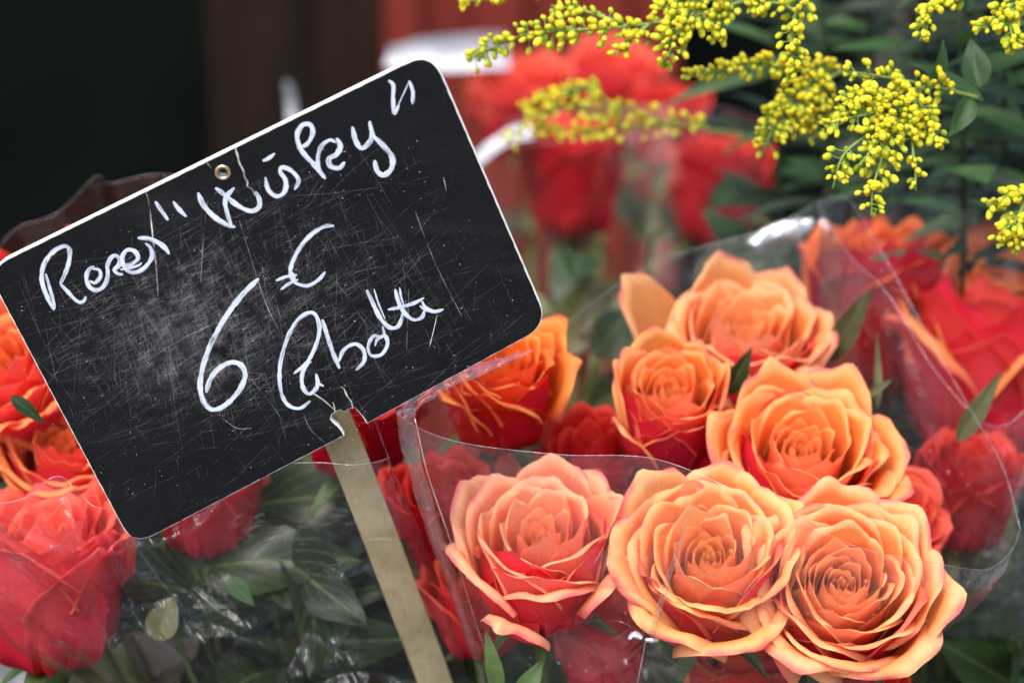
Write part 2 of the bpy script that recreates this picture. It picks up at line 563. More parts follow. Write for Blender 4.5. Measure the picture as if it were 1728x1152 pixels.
tag(wall_box('shop_wall', -2600, 3400, 3.30, 3.40, 0, 1.8, M_WALL), 'dark green shop wall behind the flowers', 'wall')
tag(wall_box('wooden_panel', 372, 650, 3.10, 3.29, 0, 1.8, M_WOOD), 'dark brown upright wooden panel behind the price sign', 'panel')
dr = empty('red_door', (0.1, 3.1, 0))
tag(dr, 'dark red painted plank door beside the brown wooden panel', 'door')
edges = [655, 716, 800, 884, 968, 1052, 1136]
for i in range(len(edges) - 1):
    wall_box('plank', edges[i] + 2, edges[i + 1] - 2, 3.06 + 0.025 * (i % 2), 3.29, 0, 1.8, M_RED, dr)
gp = wall_box('grey_post', 1452, 1502, 2.2, 2.26, 0, 1.8, make_plain('grey_brown_paint', (0.035, 0.027, 0.022), (0.055, 0.042, 0.036), 8, 0.7))
tag(gp, 'blurred grey brown post behind the goldenrod leaves', 'post')

# ------------------------------------------------------------------ leaves and stems
def leaf_vf(base, direction, normal, L, W, seed, shape='ovate', fold=0.25, droop=0.25, serr=0.06):
    """one leaf blade in world coordinates"""
    nu, nv = 9, 17
    d = nrm(direction)
    n = nrm(np.asarray(normal) - np.dot(normal, d) * d)
    s = np.cross(d, n)
    v = np.linspace(0, 1, nv)
    if shape == 'ovate':
        w = np.sin(np.pi * v ** 0.8) ** 0.8 * (1 - 0.25 * v)
    else:
        w = np.sin(np.pi * v ** 0.75) ** 0.9 * (1 - 0.35 * v)
    w = w + 0.012
    r = np.random.default_rng(seed)
    V, A = [], []
    tw = r.uniform(-0.35, 0.35)
    for i in range(nu):
        u = -1 + 2 * i / (nu - 1)
        ww = w * (1 + serr * (np.arange(nv) % 2) * (abs(u) == 1))
        x = u * ww * W * 0.5
        z = fold * np.abs(x) - droop * L * v ** 2 + 0.03 * W * np.sin(7 * v + 3 * u + seed) + tw * x * v
        y = v * L * (1 - 0.12 * droop * v)
        for j in range(nv):
            V.append(np.asarray(base) + d * y[j] + s * x[j] + n * z[j])
            A.append((u, v[j], 0))
    return V, gfaces(nu, nv), A

def add_leaf(parent, base, direction, normal, L, W, seed, mat=None, shape='ovate', fold=0.25, droop=0.25, name='leaf', serr=0.06):
    V, F, A = leaf_vf(base, direction, normal, L, W, seed, shape, fold, droop, serr)
    return wpart(name, V, F, mat or M_LEAF, parent, True, {'puv': A})

# ------------------------------------------------------------------ roses
def lin(r, g, b):
    f = lambda c: (c / 255 / 12.92) if c / 255 <= 0.04045 else ((c / 255 + 0.055) / 1.055) ** 2.4
    return np.array((f(r), f(g), f(b)))

PAL = {
    'orange': dict(in_base=lin(255, 170, 98), in_mid=lin(255, 176, 104), in_rim=lin(255, 204, 148),
                   out_in=lin(255, 192, 140), out_base=lin(224, 42, 66), out_mid=lin(246, 92, 96), out_rim=lin(253, 146, 116), edge=lin(232, 90, 116)),
    'deep':   dict(in_base=lin(255, 124, 44), in_mid=lin(255, 142, 56), in_rim=lin(253, 168, 88),
                   out_in=lin(252, 122, 64), out_base=lin(212, 24, 30), out_mid=lin(230, 46, 40), out_rim=lin(242, 98, 58), edge=lin(190, 28, 60)),
    'coral':  dict(in_base=lin(236, 80, 66), in_mid=lin(242, 98, 80), in_rim=lin(246, 122, 96),
                   out_in=lin(240, 100, 84), out_base=lin(206, 40, 60), out_mid=lin(228, 76, 88), out_rim=lin(240, 112, 106), edge=lin(214, 40, 84)),
    'red':    dict(in_base=lin(206, 30, 30), in_mid=lin(216, 46, 42), in_rim=lin(228, 78, 62),
                   out_in=lin(206, 40, 44), out_base=lin(176, 14, 34), out_mid=lin(202, 24, 50), out_rim=lin(214, 46, 62), edge=lin(180, 20, 60)),
}
def pal_mix(base, **over):
    d = dict(PAL[base]); d.update(over); return d
PAL['peach'] = pal_mix('orange', in_base=lin(255, 160, 116), in_mid=lin(255, 168, 120), in_rim=lin(255, 198, 154), out_in=lin(255, 178, 142))
PAL['apricot'] = pal_mix('orange', in_base=lin(255, 172, 86), in_mid=lin(255, 178, 96), in_rim=lin(255, 206, 142), out_in=lin(255, 190, 128))
PAL['sunset'] = pal_mix('coral', in_base=lin(246, 110, 70), in_mid=lin(250, 138, 82), in_rim=lin(252, 168, 104))
PAL['ember'] = pal_mix('red', in_base=lin(222, 66, 34), in_mid=lin(232, 96, 44), in_rim=lin(240, 130, 66), out_mid=lin(196, 30, 50))
PAL['amber'] = pal_mix('orange', in_base=lin(255, 158, 76), in_mid=lin(255, 164, 82), in_rim=lin(255, 192, 126), out_in=lin(255, 178, 118), out_mid=lin(242, 76, 92), out_base=lin(218, 34, 76))
PNU, PNV = 23, 22

def petal_vf(phi, Rm, Rt, H, W, curl, clen, lean, t, seed, pal, point=0.05, ov=0.10, flat=0.0, ruff=1.0, side=0.0, notch=0.02):
    """one petal in flower coordinates (cm, axis +Z, base at the origin).
    Rm belly radius, Rt radius at the shoulder, H shoulder height, W half angle, curl outward roll of the rim (rad) over clen"""
    r = np.random.default_rng(seed)
    u = np.linspace(-1, 1, PNU)
    au = np.abs(u)
    drop = 0.30 * au ** 2.6 + 0.14 * au ** 6
    Hu = H * (1 - drop + point * np.exp(-(u / 0.20) ** 2) * 0.6 + notch * wob(u * 2.2, seed + 3, 3))
    cu = curl * (1 + 0.22 * wob(u * 1.4, seed + 5, 2) * ruff) * (0.72 + 0.28 * np.cos(u * 1.6)) + 0.25 * side * au ** 2
    cl = clen * (1 + 0.22 * wob(u * 1.2, seed + 9, 2) * ruff) * (1 - 0.15 * au) + point * 2.0 * clen * np.exp(-(u / 0.16) ** 2)
    nb = PNV * 3 // 5
    nc = PNV - nb
    rb = 0.30
    sb = np.linspace(0, 1, nb)
    X = np.zeros((PNU, PNV)); Z = np.zeros((PNU, PNV))
    for i in range(PNU):
        h = Hu[i]
        p0 = np.array((rb, 0.0)); p1 = np.array((Rm * 1.22, 0.10 * h)); p2 = np.array((Rm * 1.04, 0.58 * h)); p3 = np.array((Rt, h))
        b = ((1 - sb) ** 3)[:, None] * p0 + (3 * (1 - sb) ** 2 * sb)[:, None] * p1 + (3 * (1 - sb) * sb ** 2)[:, None] * p2 + (sb ** 3)[:, None] * p3
        tan = nrm(p3 - p2)
        th0 = math.atan2(tan[0], tan[1])
        q = np.linspace(0, 1, nc + 1)[1:]
        th = th0 + cu[i] * q ** 1.25
        dl = cl[i] / nc
        cx = b[-1, 0] + np.cumsum(np.sin(th)) * dl
        cz = b[-1, 1] + np.cumsum(np.cos(th)) * dl
        X[i, :nb] = b[:, 0]; Z[i, :nb] = b[:, 1]
        X[i, nb:] = cx; Z[i, nb:] = cz
    v = np.linspace(0, 1, PNV)
    vv = np.broadcast_to(v, X.shape); uu = np.broadcast_to(u[:, None], X.shape)
    X = X * (1 + ov * uu * vv) + flat * Rm * uu ** 2 * vv + side * 0.5 * np.clip((np.abs(uu) - 0.55) / 0.45, 0, 1) ** 2 * vv
    X = X + 0.055 * ruff * wob(uu * 1.7 + vv * 0.9, seed + 13, 2) * vv ** 2 * min(1.0, Rm)
    Z = Z + 0.06 * ruff * wob(uu * 2.3 - vv * 0.7, seed + 17, 2) * vv ** 3
    fc, fw, fa = r.uniform(-0.6, 0.6), r.uniform(0.10, 0.22), r.uniform(-0.13, 0.13)
    X = X + fa * min(1.0, Rm * 0.7) * np.exp(-((uu - fc - 0.2 * (vv - 0.7)) / fw) ** 2) * smooth(0.35, 0.95, vv) * ruff
    ang = phi + uu * W * (0.80 + 0.20 * np.sin(np.pi * np.clip(vv, 0, 1) * 0.75)) + 0.03 * wob(vv * 1.5, seed + 21, 2)
    x, y, z = X * np.cos(ang), X * np.sin(ang), Z
    if lean:
        ax = np.array((-math.sin(phi), math.cos(phi)))
        rad = x * math.cos(phi) + y * math.sin(phi)
        tang = x * ax[0] + y * ax[1]
        c, s = math.cos(lean), math.sin(lean)
        rad2 = (rad - rb) * c + z * s + rb
        z = z * c - (rad - rb) * s * 0.9
        x = rad2 * math.cos(phi) + tang * ax[0]
        y = rad2 * math.sin(phi) + tang * ax[1]
    V = np.stack([x, y, z], -1).reshape(-1, 3)
    # pigment: per face, base to rim, with flushed margins and a few bruised edges; hearts also painted lighter against shade
    k = vv[..., None]
    edge_d = np.minimum(1 - vv, (1 - np.abs(uu)) * 1.2)[..., None]
    fl = wob(uu * 1.3 + vv, seed + 31, 2)[..., None] * 0.10
    a = smooth(0.22, 0.62, k + fl); b2 = smooth(0.58, 0.97, k + fl)
    hl = 0.55 * (1 - float(smooth(0.0, 0.5, np.array(t))))  # peach hearts lightened further in colour to offset shade and red bounce
    inb = pal['in_base'] * (1 - hl) + pal['in_rim'] * hl
    ci = inb * (1 - a) + (pal['in_mid'] * (1 - hl) + pal['in_rim'] * hl) * a
    ci = ci * (1 - b2) + pal['in_rim'] * b2
    outm = pal['out_in'] * (1 - t) + pal['out_mid'] * t
    outb = (pal['out_in'] * 0.8 + pal['out_base'] * 0.2) * (1 - t) + pal['out_base'] * t
    a = smooth(0.15, 0.6, k + fl); b2 = smooth(0.72, 1.0, k + fl)
    co = outb * (1 - a) + outm * a
    co = co * (1 - 0.75 * b2) + pal['out_rim'] * 0.75 * b2
    rimline = 1 - smooth(0.0, 0.055, edge_d)
    ci = ci * (1 - 0.25 * rimline) + pal['in_rim'] * 0.25 * rimline
    co = co * (1 - 0.32 * rimline) + (pal['in_rim'] * 0.9) * 0.32 * rimline
    fe = (1 - smooth(0.0, 0.16, edge_d)) * np.clip(wob(uu * 1.6, seed + 41, 2)[..., None] * 1.3 + (t - 0.72) * 1.4, 0, 1) * smooth(0.35, 0.8, np.array(t)) * 0.85
    ci = ci * (1 - fe) + pal['edge'] * fe
    co = co * (1 - fe) + pal['edge'] * fe
    br = (1 - smooth(0.0, 0.05, edge_d)) * (np.sin(uu * 37 + seed) * np.sin(uu * 23 + seed * 2.3) > 0.55)[..., None] * (0.65 * smooth(0.45, 0.9, np.array(t)))
    ci = ci * (1 - br) + lin(176, 70, 60) * br
    co = co * (1 - br) + lin(150, 30, 50) * br
    one = np.ones((PNU * PNV, 1))
    ci = np.hstack([np.clip(ci, 0, 0.96).reshape(-1, 3), one]); co = np.hstack([np.clip(co, 0, 0.96).reshape(-1, 3), one])
    A = np.stack([uu, vv, np.full_like(uu, (seed % 97) / 9.7)], -1).reshape(-1, 3)
    return V, ci, co, A

def make_rose(name, px, py, d, axis, scale, op, seed, palname, label, group, base, roll=0.0, outers=None, n_in=38, n_out=6, leaves=2, light=False, prebase=None, guards=(-88, -150, -30, 100)):
    """rose > petals, sepals, hip, stem, leaves. (px, py, d) is where its spiral heart lies; base is the foot of the stem"""
    scale = scale * 0.95
    ax = VC(*axis)
    xr = nrm(RIGHT - np.dot(RIGHT, ax) * ax)
    yr = np.cross(ax, xr)
    Rw = np.stack([xr, yr, ax], 1)
    org = P(px, py, d) - ax * 0.038 * scale
    root = empty(name, base)
    tag(root, label, 'rose', group)
    pal = PAL[palname]
    r = np.random.default_rng(seed)
    def put(V, ci, co, A, nm='petal', lbl=None):
        W_ = (Rw @ (V.T * 0.01 * scale)).T + org
        o = wpart(nm, W_, gfaces(PNU, PNV), M_PETAL, root, True, {'col_in': ci, 'col_out': co, 'puv': A})
        if lbl: o['label'] = lbl
    n_all = n_in
    for n in range(n_all):
        t = n / (n_all - 1)
        sm = lambda e0, e1: float(smooth(e0, e1, np.array(t)))
        phi = roll + n * math.radians(137.5) + r.uniform(-0.2, 0.2)
        Rm = 0.16 + (1.86 * (0.80 + 0.20 * op) - 0.16) * t ** 0.95
        Rt = Rm * (0.70 + (0.30 + 0.22 * op) * sm(0.0, 0.8))
        H = 3.55 + 0.95 * sm(0.0, 0.6) - 0.35 * op * sm(0.6, 1.0)
        H *= r.uniform(0.95, 1.045)
        W = math.radians(140 - 70 * min(1, t * 2.2) + r.uniform(-6, 6)) if t < 0.45 else math.radians(72 + r.uniform(-8, 6))
        curl = (0.15 + 1.35 * op * sm(0.3, 1.0)) * r.uniform(0.3, 1.45)
        clen = (0.14 + 0.30 * sm(0.2, 1.0)) * r.uniform(0.7, 1.35)
        lean = math.radians(5 * op * sm(0.5, 1.0) + r.uniform(-3.0, 3.5) * t)
        put(*petal_vf(phi, Rm, Rt, H, W, curl, clen, lean, t ** 1.6 * 0.8, seed * 131 + n * 7, pal,
                      point=0.05 + 0.07 * r.uniform(), ov=0.16 + 0.08 * (1 - t), ruff=0.3 + 0.8 * t * r.uniform(0.4, 1.3), side=0.18 * t * op * r.uniform(-0.3, 2.0), notch=0.012 + 0.03 * t * r.uniform(0, 1.2)))
    if outers is None:
        outers = [(360 / n_out * k + r.uniform(-18, 18), 8 + 10 * op * r.uniform(0.3, 1.2), r.uniform(4.1, 4.7), 62, 60 + 60 * op * r.uniform(0.4, 1.2), 0.8) for k in range(n_out)]
    for k, o in enumerate(outers):
        ang, lean, H, W, curl, clen = o[:6]
        lean, curl, clen = lean * 0.55, curl * 0.95, clen * 0.72
        put(*petal_vf(math.radians(ang), 1.95 * (0.78 + 0.22 * op), 2.06 * (0.80 + 0.20 * op), H, math.radians(W), math.radians(curl), clen, math.radians(lean), 1.0,
                      seed * 977 + k * 13, pal, point=0.05 + 0.07 * r.uniform(), ov=0.08 * (-1) ** k, flat=0.035, ruff=0.85, side=0.16, notch=0.024))
    gpal = dict(pal)
    gpal['out_mid'] = pal['out_mid'] * 0.5 + lin(216, 30, 72) * 0.5
    gpal['out_base'] = pal['out_base'] * 0.6 + lin(190, 16, 50) * 0.4
    gpal['out_rim'] = pal['out_mid']; gpal['in_rim'] = pal['in_rim'] * 0.35 + pal['out_mid'] * 0.65
    for k, ga in enumerate(guards):
        put(*petal_vf(math.radians(ga), 2.12 * (0.80 + 0.20 * op), 2.16 * (0.80 + 0.20 * op), r.uniform(3.1, 4.2), math.radians(60), math.radians(r.uniform(10, 60)), 0.5, math.radians(r.uniform(-3, 3)), 1.0,
                      seed * 577 + k * 13, gpal, point=0.12, ov=0.05 * (-1) ** k, flat=0.04, ruff=1.1, side=0.3, notch=0.04))
    # hip, sepals, stem
    mb = MB()
    prof = [(0.0, 0.30), (-0.25, 0.52), (-0.6, 0.55), (-1.0, 0.42), (-1.25, 0.26)]
    path = [org + ax * 0.01 * scale * (z + 0.15) for z, _ in prof]
    v, f = tube(path, [q[1] * 0.01 * scale for q in prof], 12)
    wpart('hip', v, f, M_SEPAL, root)
    for k in range(5):
        a = k * 2 * math.pi / 5 + seed
        dr_ = xr * math.cos(a) + yr * math.sin(a)
        b0 = org + dr_ * 0.0035 * scale
        add_leaf(root, b0, dr_ * r.uniform(0.7, 1.1) - ax * r.uniform(-0.55, 0.5), ax, 0.026 * scale, 0.008 * scale, seed + k, M_SEPAL, 'lance', 0.4, 0.5, 'sepal', 0)
    s0 = org - ax * 0.010 * scale
    b = np.asarray(base, float)
    mids = [s0, s0 - ax * 0.03]
    if prebase is not None: mids.append(np.asarray(prebase, float))
    path = catmull(mids + [b], 22)
    v, f = tube(path, np.linspace(0.0026, 0.0032, len(path)) * scale, 8)
    wpart('stem', v, f, M_STEM, root)
    for k in range(leaves):
        i = 4 + int(k * 3) % 12
        a = r.uniform(0, 6.28)
        out_d = xr * math.cos(a) + yr * math.sin(a)
        bp = path[i]
        for q in (-0.7, 0.0, 0.7):
            dd = nrm(out_d * math.cos(q) + np.cross(ax, out_d) * math.sin(q) + ax * 0.35)
            add_leaf(root, bp + out_d * 0.010 * (q == 0), dd, ax + 0.3 * out_d, r.uniform(0.035, 0.05), r.uniform(0.022, 0.03), seed * 5 + k * 3 + int(q * 10), M_LEAF)
    return root

BUN = P(985, 1640, 1.0)                                   # where the bunch is gathered
def foot(dx, dy):
    return np.array((BUN[0] + dx, BUN[1] + dy, STAND_Z + 0.001))

GF = 'open roses in the front cellophane sleeve'
# outers: (screen angle, lean, height, half width, curl, curl length)
make_rose('rose', 912, 905, 0.850, (-0.02, 0.74, 0.67), 1.05, 0.9, 11, 'peach',
          'peach orange rose standing inside the film beside the sign stake', GF, foot(-0.02, -0.02), guards=(-88, -150, -30, 100, 178, 15, -120), roll=0.4, n_in=30, prebase=BUN + (-0.012, -0.01, 0),
          outers=[(150, 18, 4.6, 62, 70, 0.9), (78, 14, 4.5, 62, 60, 0.8), (20, 14, 4.2, 56, 60, 0.9), (-22, 22, 4.0, 50, 120, 1.1), (-80, 14, 3.7, 62, 130, 0.9), (205, 20, 3.9, 54, 140, 1.0), (-112, 40, 3.6, 34, 110, 1.2)])
make_rose('rose', 1197, 940, 0.842, (-0.06, 0.60, 0.80), 1.10, 1.0, 23, 'apricot',
          'wide open yellow orange rose behind the pinched film crease', GF, foot(0.005, -0.03), roll=1.9, prebase=BUN + (0.0, -0.014, 0),
          outers=[(128, 20, 4.7, 60, 60, 0.9), (78, 18, 4.4, 58, 70, 0.9), (28, 24, 4.2, 56, 80, 1.0), (190, 16, 4.2, 60, 130, 1.2), (232, 22, 4.0, 56, 140, 1.1), (-65, 26, 3.8, 62, 120, 1.2)])
make_rose('rose', 1422, 985, 0.838, (-0.03, 0.50, 0.87), 1.13, 1.05, 37, 'orange',
          'fully open pale orange rose with the roundest face, beside the slanting film hem', GF, foot(0.03, -0.02), roll=0.9, n_in=48, prebase=BUN + (0.012, -0.012, 0),
          outers=[(150, 16, 4.3, 58, 120, 1.2), (95, 22, 4.4, 60, 80, 0.9), (45, 24, 4.2, 60, 80, 1.0), (-10, 28, 4.2, 56, 80, 1.0), (-60, 24, 4.0, 60, 130, 1.2), (-115, 18, 4.0, 60, 130, 1.2), (200, 20, 4.0, 50, 150, 1.2)])
make_rose('rose', 1356, 764, 0.885, (0.07, 0.66, 0.75), 1.08, 1.1, 41, 'amber',
          'broad ruffled orange rose with bruised pink margins in the middle of the bunch', GF, foot(0.025, 0.01), guards=(-88, -150, -30, 100, 178, 15, -120), roll=2.6, n_in=44, prebase=BUN + (0.01, 0.0, 0),
          outers=[(160, 22, 4.0, 56, 90, 1.0), (112, 20, 4.7, 60, 60, 0.9), (60, 26, 4.6, 60, 60, 1.0), (10, 30, 4.2, 58, 70, 1.0), (-28, 32, 4.0, 56, 90, 1.1), (-95, 14, 3.6, 60, 110, 0.8), (200, 18, 3.8, 52, 100, 0.8)])
make_rose('rose', 1132, 668, 0.905, (0.04, 0.66, 0.75), 0.95, 0.45, 53, 'amber',
          'half open cupped orange rose between the two widest blooms', GF, foot(0.0, 0.012), guards=(-88, -150, -30, 100, 178, 15, -120), roll=0.2, prebase=BUN + (-0.004, 0.004, 0),
          outers=[(105, 8, 4.9, 62, 50, 0.7), (165, 9, 4.4, 56, 70, 0.7), (20, 8, 4.4, 56, 60, 0.7), (-70, 6, 3.8, 62, 60, 0.6), (-140, 18, 3.5, 46, 80, 0.7)])
make_rose('rose', 1256, 568, 0.955, (0.10, 0.78, 0.62), 1.14, 0.95, 67, 'orange',
          'softly blurred orange rose at the back of the front bunch', GF, foot(0.012, 0.03), guards=(-88, -150, -30, 100, 178, 15, -120), roll=1.2, prebase=BUN + (0.004, 0.012, 0),
          outers=[(155, 50, 5.3, 52, 40, 1.0), (110, 12, 4.8, 58, 50, 0.9), (60, 16, 4.5, 56, 60, 1.0), (10, 18, 4.3, 56, 80, 1.0), (-45, 12, 3.8, 58, 100, 0.9), (-115, 12, 3.7, 56, 90, 0.8)])
make_rose('rose', 845, 628, 0.905, (0.05, 0.74, 0.67), 0.92, 0.7, 71, 'deep',
          'deep orange rose half hidden by the sign, inside the front sleeve', GF, foot(-0.03, 0.01), roll=2.2, prebase=BUN + (-0.012, 0.004, 0),
          outers=[(40, 24, 4.6, 50, 80, 1.0), (8, 20, 4.1, 46, 110, 1.1), (95, 10, 4.6, 60, 50, 0.8), (160, 14, 4.0, 56, 60, 0.8), (-85, 8, 3.6, 62, 60, 0.6), (-140, 14, 3.4, 50, 90, 0.8)])
make_rose('rose', 1500, 868, 0.915, (0.35, 0.60, 0.72), 0.90, 0.6, 73, 'coral',
          'crimson edged rose squeezed behind the ruffled and the roundest bloom', GF, foot(0.04, 0.02), roll=2.0, prebase=BUN + (0.014, 0.006, 0))
for q in [(745, 835, 0.905, (-0.2, 0.85, 0.5), 0.9, 0.4, 171, 'red', 'deep red rose flank behind the film beside the peach rose', (-0.035, 0.0)),
          (800, 985, 0.90, (-0.15, 0.85, 0.5), 0.85, 0.4, 173, 'coral', 'coral red rose low in the sleeve under the peach rose', (-0.03, -0.01)),
          (1018, 1050, 0.893, (0.0, 0.88, 0.46), 0.82, 0.4, 175, 'coral', 'coral rose flank wedged between the peach rose and the pinched crease', (-0.008, -0.02)),
          (1245, 1105, 0.90, (0.05, 0.85, 0.5), 0.85, 0.5, 177, 'deep', 'amber orange rose low in the sleeve below the widest blooms', (0.01, -0.02)),
          (1470, 1090, 0.905, (0.2, 0.82, 0.5), 0.8, 0.5, 179, 'deep', 'amber red rose low in the sleeve under the roundest bloom', (0.03, -0.02)),
          (1000, 770, 0.93, (-0.1, 0.85, 0.5), 0.9, 0.4, 181, 'red', 'deep pink red rose flank below the cupped orange rose', (-0.008, 0.01)),
          (1210, 760, 0.925, (0.0, 0.85, 0.5), 0.9, 0.4, 183, 'red', 'dark red rose squeezed between the cupped and the ruffled rose', (0.006, 0.01))]:
    make_rose('rose', q[0], q[1], q[2], q[3], q[4], q[5], q[6], q[7], q[8], GF, foot(*q[9]), roll=q[6], leaves=0, n_in=18, n_out=5)
GL = 'roses in the sleeve behind the price sign'
LB = P(700, 1640, 1.02)
def lfoot(dx, dy): return np.array((LB[0] + dx, LB[1] + dy, STAND_Z + 0.001))
make_rose('rose', 0, 628, 0.935, (-0.1, 0.62, 0.78), 1.2, 0.8, 81, 'sunset',
          'coral red rose beside the short edge of the sign', GL, lfoot(-0.03, 0.0), roll=0.3, leaves=1)
make_rose('rose', 105, 762, 0.930, (0.1, 0.72, 0.68), 0.95, 0.9, 83, 'sunset',
          'orange pink ruffled rose beside the unbroken lower corner of the sign', GL, lfoot(-0.02, -0.01), roll=1.3, leaves=1)
make_rose('rose', 78, 925, 0.888, (0.02, 0.93, 0.36), 1.30, 0.55, 85, 'coral',
          'big coral red rose behind hazy film seen from its side', GL, lfoot(-0.02, -0.02), roll=2.0, leaves=1)
make_rose('rose', 610, 655, 0.93, (0.1, 0.85, 0.5), 1.05, 0.6, 87, 'red',
          'plain deep red rose behind the broken notch of the sign', GL, lfoot(0.01, 0.02), roll=0.8, leaves=1)
make_rose('rose', 345, 790, 0.93, (0.0, 0.85, 0.5), 1.0, 0.6, 89, 'coral',
          'red rose hidden mostly under the bottom edge of the sign', GL, lfoot(-0.005, 0.01), roll=0.8, leaves=1)
make_rose('rose', 245, 428, 0.99, (0.0, 0.9, 0.4), 1.1, 0.6, 187, 'red',
          'dark red rose peeping over the long top edge of the sign', GL, lfoot(-0.02, 0.03), roll=0.8, leaves=1, n_in=18)
make_rose('rose', 70, 500, 0.98, (0.0, 0.9, 0.4), 1.1, 0.6, 189, 'red',
          'dark red rose behind the rounded upper corner of the sign', GL, lfoot(-0.03, 0.02), roll=0.8, leaves=1, n_in=18)
GR = 'roses in the sleeve under the goldenrod'
RB = P(1500, 1560, 1.14)
def rfoot(dx, dy): return np.array((RB[0] + dx, RB[1] + dy, STAND_Z + 0.001))
make_rose('rose', 1490, 462, 1.07, (0.0, 0.95, 0.30), 1.5, 0.5, 91, 'ember',
          'dark red rose under the peaked film below the goldenrod', GR, rfoot(-0.02, 0.0), roll=0.5)
make_rose('rose', 1690, 530, 1.04, (0.05, 0.94, 0.34), 1.85, 0.6, 93, 'sunset',
          'large coral rose with an orange rolled rim under the goldenrod strand', GR, rfoot(0.02, -0.01), roll=1.5,
          outers=[(-150, 20, 4.0, 52, 120, 1.0), (150, 20, 4.6, 56, 60, 0.9), (90, 12, 4.7, 58, 60, 0.9), (30, 14, 4.4, 56, 60, 0.9), (-50, 10, 3.9, 60, 120, 0.9), (-100, 8, 3.6, 56, 60, 0.6)])
make_rose('rose', 1640, 800, 0.965, (0.1, 0.85, 0.5), 0.9, 0.5, 95, 'red',
          'small dark red bud behind the rounded film corner', GR, rfoot(0.03, -0.02), roll=2.5)
GB = 'out of focus red roses behind the sign'
TB = P(1010, 1000, 1.35)
def tfoot(dx, dy): return np.array((TB[0] + dx, TB[1] + dy, STAND_Z + 0.001))
make_rose('rose', 965, 258, 1.36, (0.0, 0.95, 0.30), 1.35, 0.45, 101, 'red',
          'blurred crimson rose seen from its side behind the film edge', GB, tfoot(-0.01, 0), roll=0.5, leaves=3)
make_rose('rose', 1215, 285, 1.38, (0.1, 0.95, 0.30), 1.25, 0.45, 103, 'red',
          'blurred crimson rose behind brownish film under the goldenrod spray tip', GB, tfoot(0.03, 0), roll=1.5, leaves=3)
make_rose('rose', 875, 150, 1.60, (-0.1, 0.88, 0.5), 1.25, 0.8, 105, 'coral',
          'blurred coral rose beside the upper right corner of the sign', GB, tfoot(-0.04, 0.05), roll=2.5, leaves=2)
make_rose('rose', 1040, 120, 1.60, (0.1, 0.85, 0.5), 1.25, 0.7, 107, 'coral',
          'blurred coral rose under the long goldenrod plume', GB, tfoot(0.0, 0.05), roll=0.9, leaves=2)
make_rose('rose', 1130, 190, 1.55, (0.1, 0.85, 0.5), 1.0, 0.5, 109, 'red',
          'blurred red rose half covered by the soft goldenrod spray', GB, tfoot(0.02, 0.04), roll=0.9, leaves=2)

# ------------------------------------------------------------------ loose leaves among the flowers
def leafy_stem(px, py, d, base, label, group, n, spread, L, seed, mat=None, top=(0, 0.9, 0.3)):
    root = empty('leafy_stem', base)
    tag(root, label, 'foliage', group)
    r = np.random.default_rng(seed)
    path = catmull([P(px, py, d), P(px, py, d) * 0.55 + np.asarray(base) * 0.45 + np.array((0, -0.01, 0.0)), np.asarray(base)], 24)
    v, f = tube(path, np.linspace(0.0012, 0.0026, 24), 6)
    wpart('stem', v, f, M_STEM, root)
    for k in range(n):
        i = int(k * 15 / max(n, 1))
        a = r.uniform(0, 6.28)
        dd = nrm(np.array((math.cos(a) * spread, math.sin(a) * spread * 0.7 - 0.25, r.uniform(-0.2, 0.7))))
        add_leaf(root, path[i], dd, np.array((0, -0.75, 0.6)) + r.normal(0, 0.25, 3), L * r.uniform(0.75, 1.25), L * r.uniform(0.45, 0.62), seed * 7 + k, mat)
    return root
GLV = 'rose foliage pressed against the film'
i = 0
for (px, py, d) in [(330, 960, 0.90), (430, 860, 0.905), (520, 960, 0.915), (270, 1010, 0.895), (620, 930, 0.93), (450, 1040, 0.93), (150, 1060, 0.92), (350, 870, 0.93), (560, 840, 0.93), (650, 1060, 0.95)]:
    i += 1
    leafy_stem(px, py, d + 0.035, lfoot(-0.02 + 0.004 * i, 0.004 * (i % 3)), 'dark green rose leaves behind the film below the sign', GLV, 8, 1.0, 0.066, 200 + i, M_LEAFD)
for (px, py, d) in [(1640, 960, 1.0), (1700, 1040, 1.02), (1560, 1090, 1.0), (1660, 1110, 1.05), (1715, 900, 1.03), (1600, 1000, 1.06), (1720, 1120, 0.98)]:
    i += 1
    leafy_stem(px, py, d, rfoot(-0.03 + 0.006 * (i % 7), 0.0), 'dark rose leaves outside the slanting hem of the front sleeve', 'rose foliage beside the front sleeve', 10, 1.0, 0.045, 240 + i)
for (px, py, d) in [(980, 430, 1.20), (1040, 500, 1.16), (930, 520, 1.18), (1000, 600, 1.10), (1100, 400, 1.2), (1330, 400, 1.15), (1290, 330, 1.2), (1000, 700, 1.05), (700, 760, 1.05), (720, 900, 1.05), (760, 1040, 1.02)]:
    i += 1
    leafy_stem(px, py, d, tfoot(-0.03 + 0.006 * (i % 7), -0.08), 'greyish green leaves between the front and back bunches', 'rose foliage between the bunches', 7, 0.8, 0.045, 270 + i, M_LEAFL if i % 3 else M_LEAF)

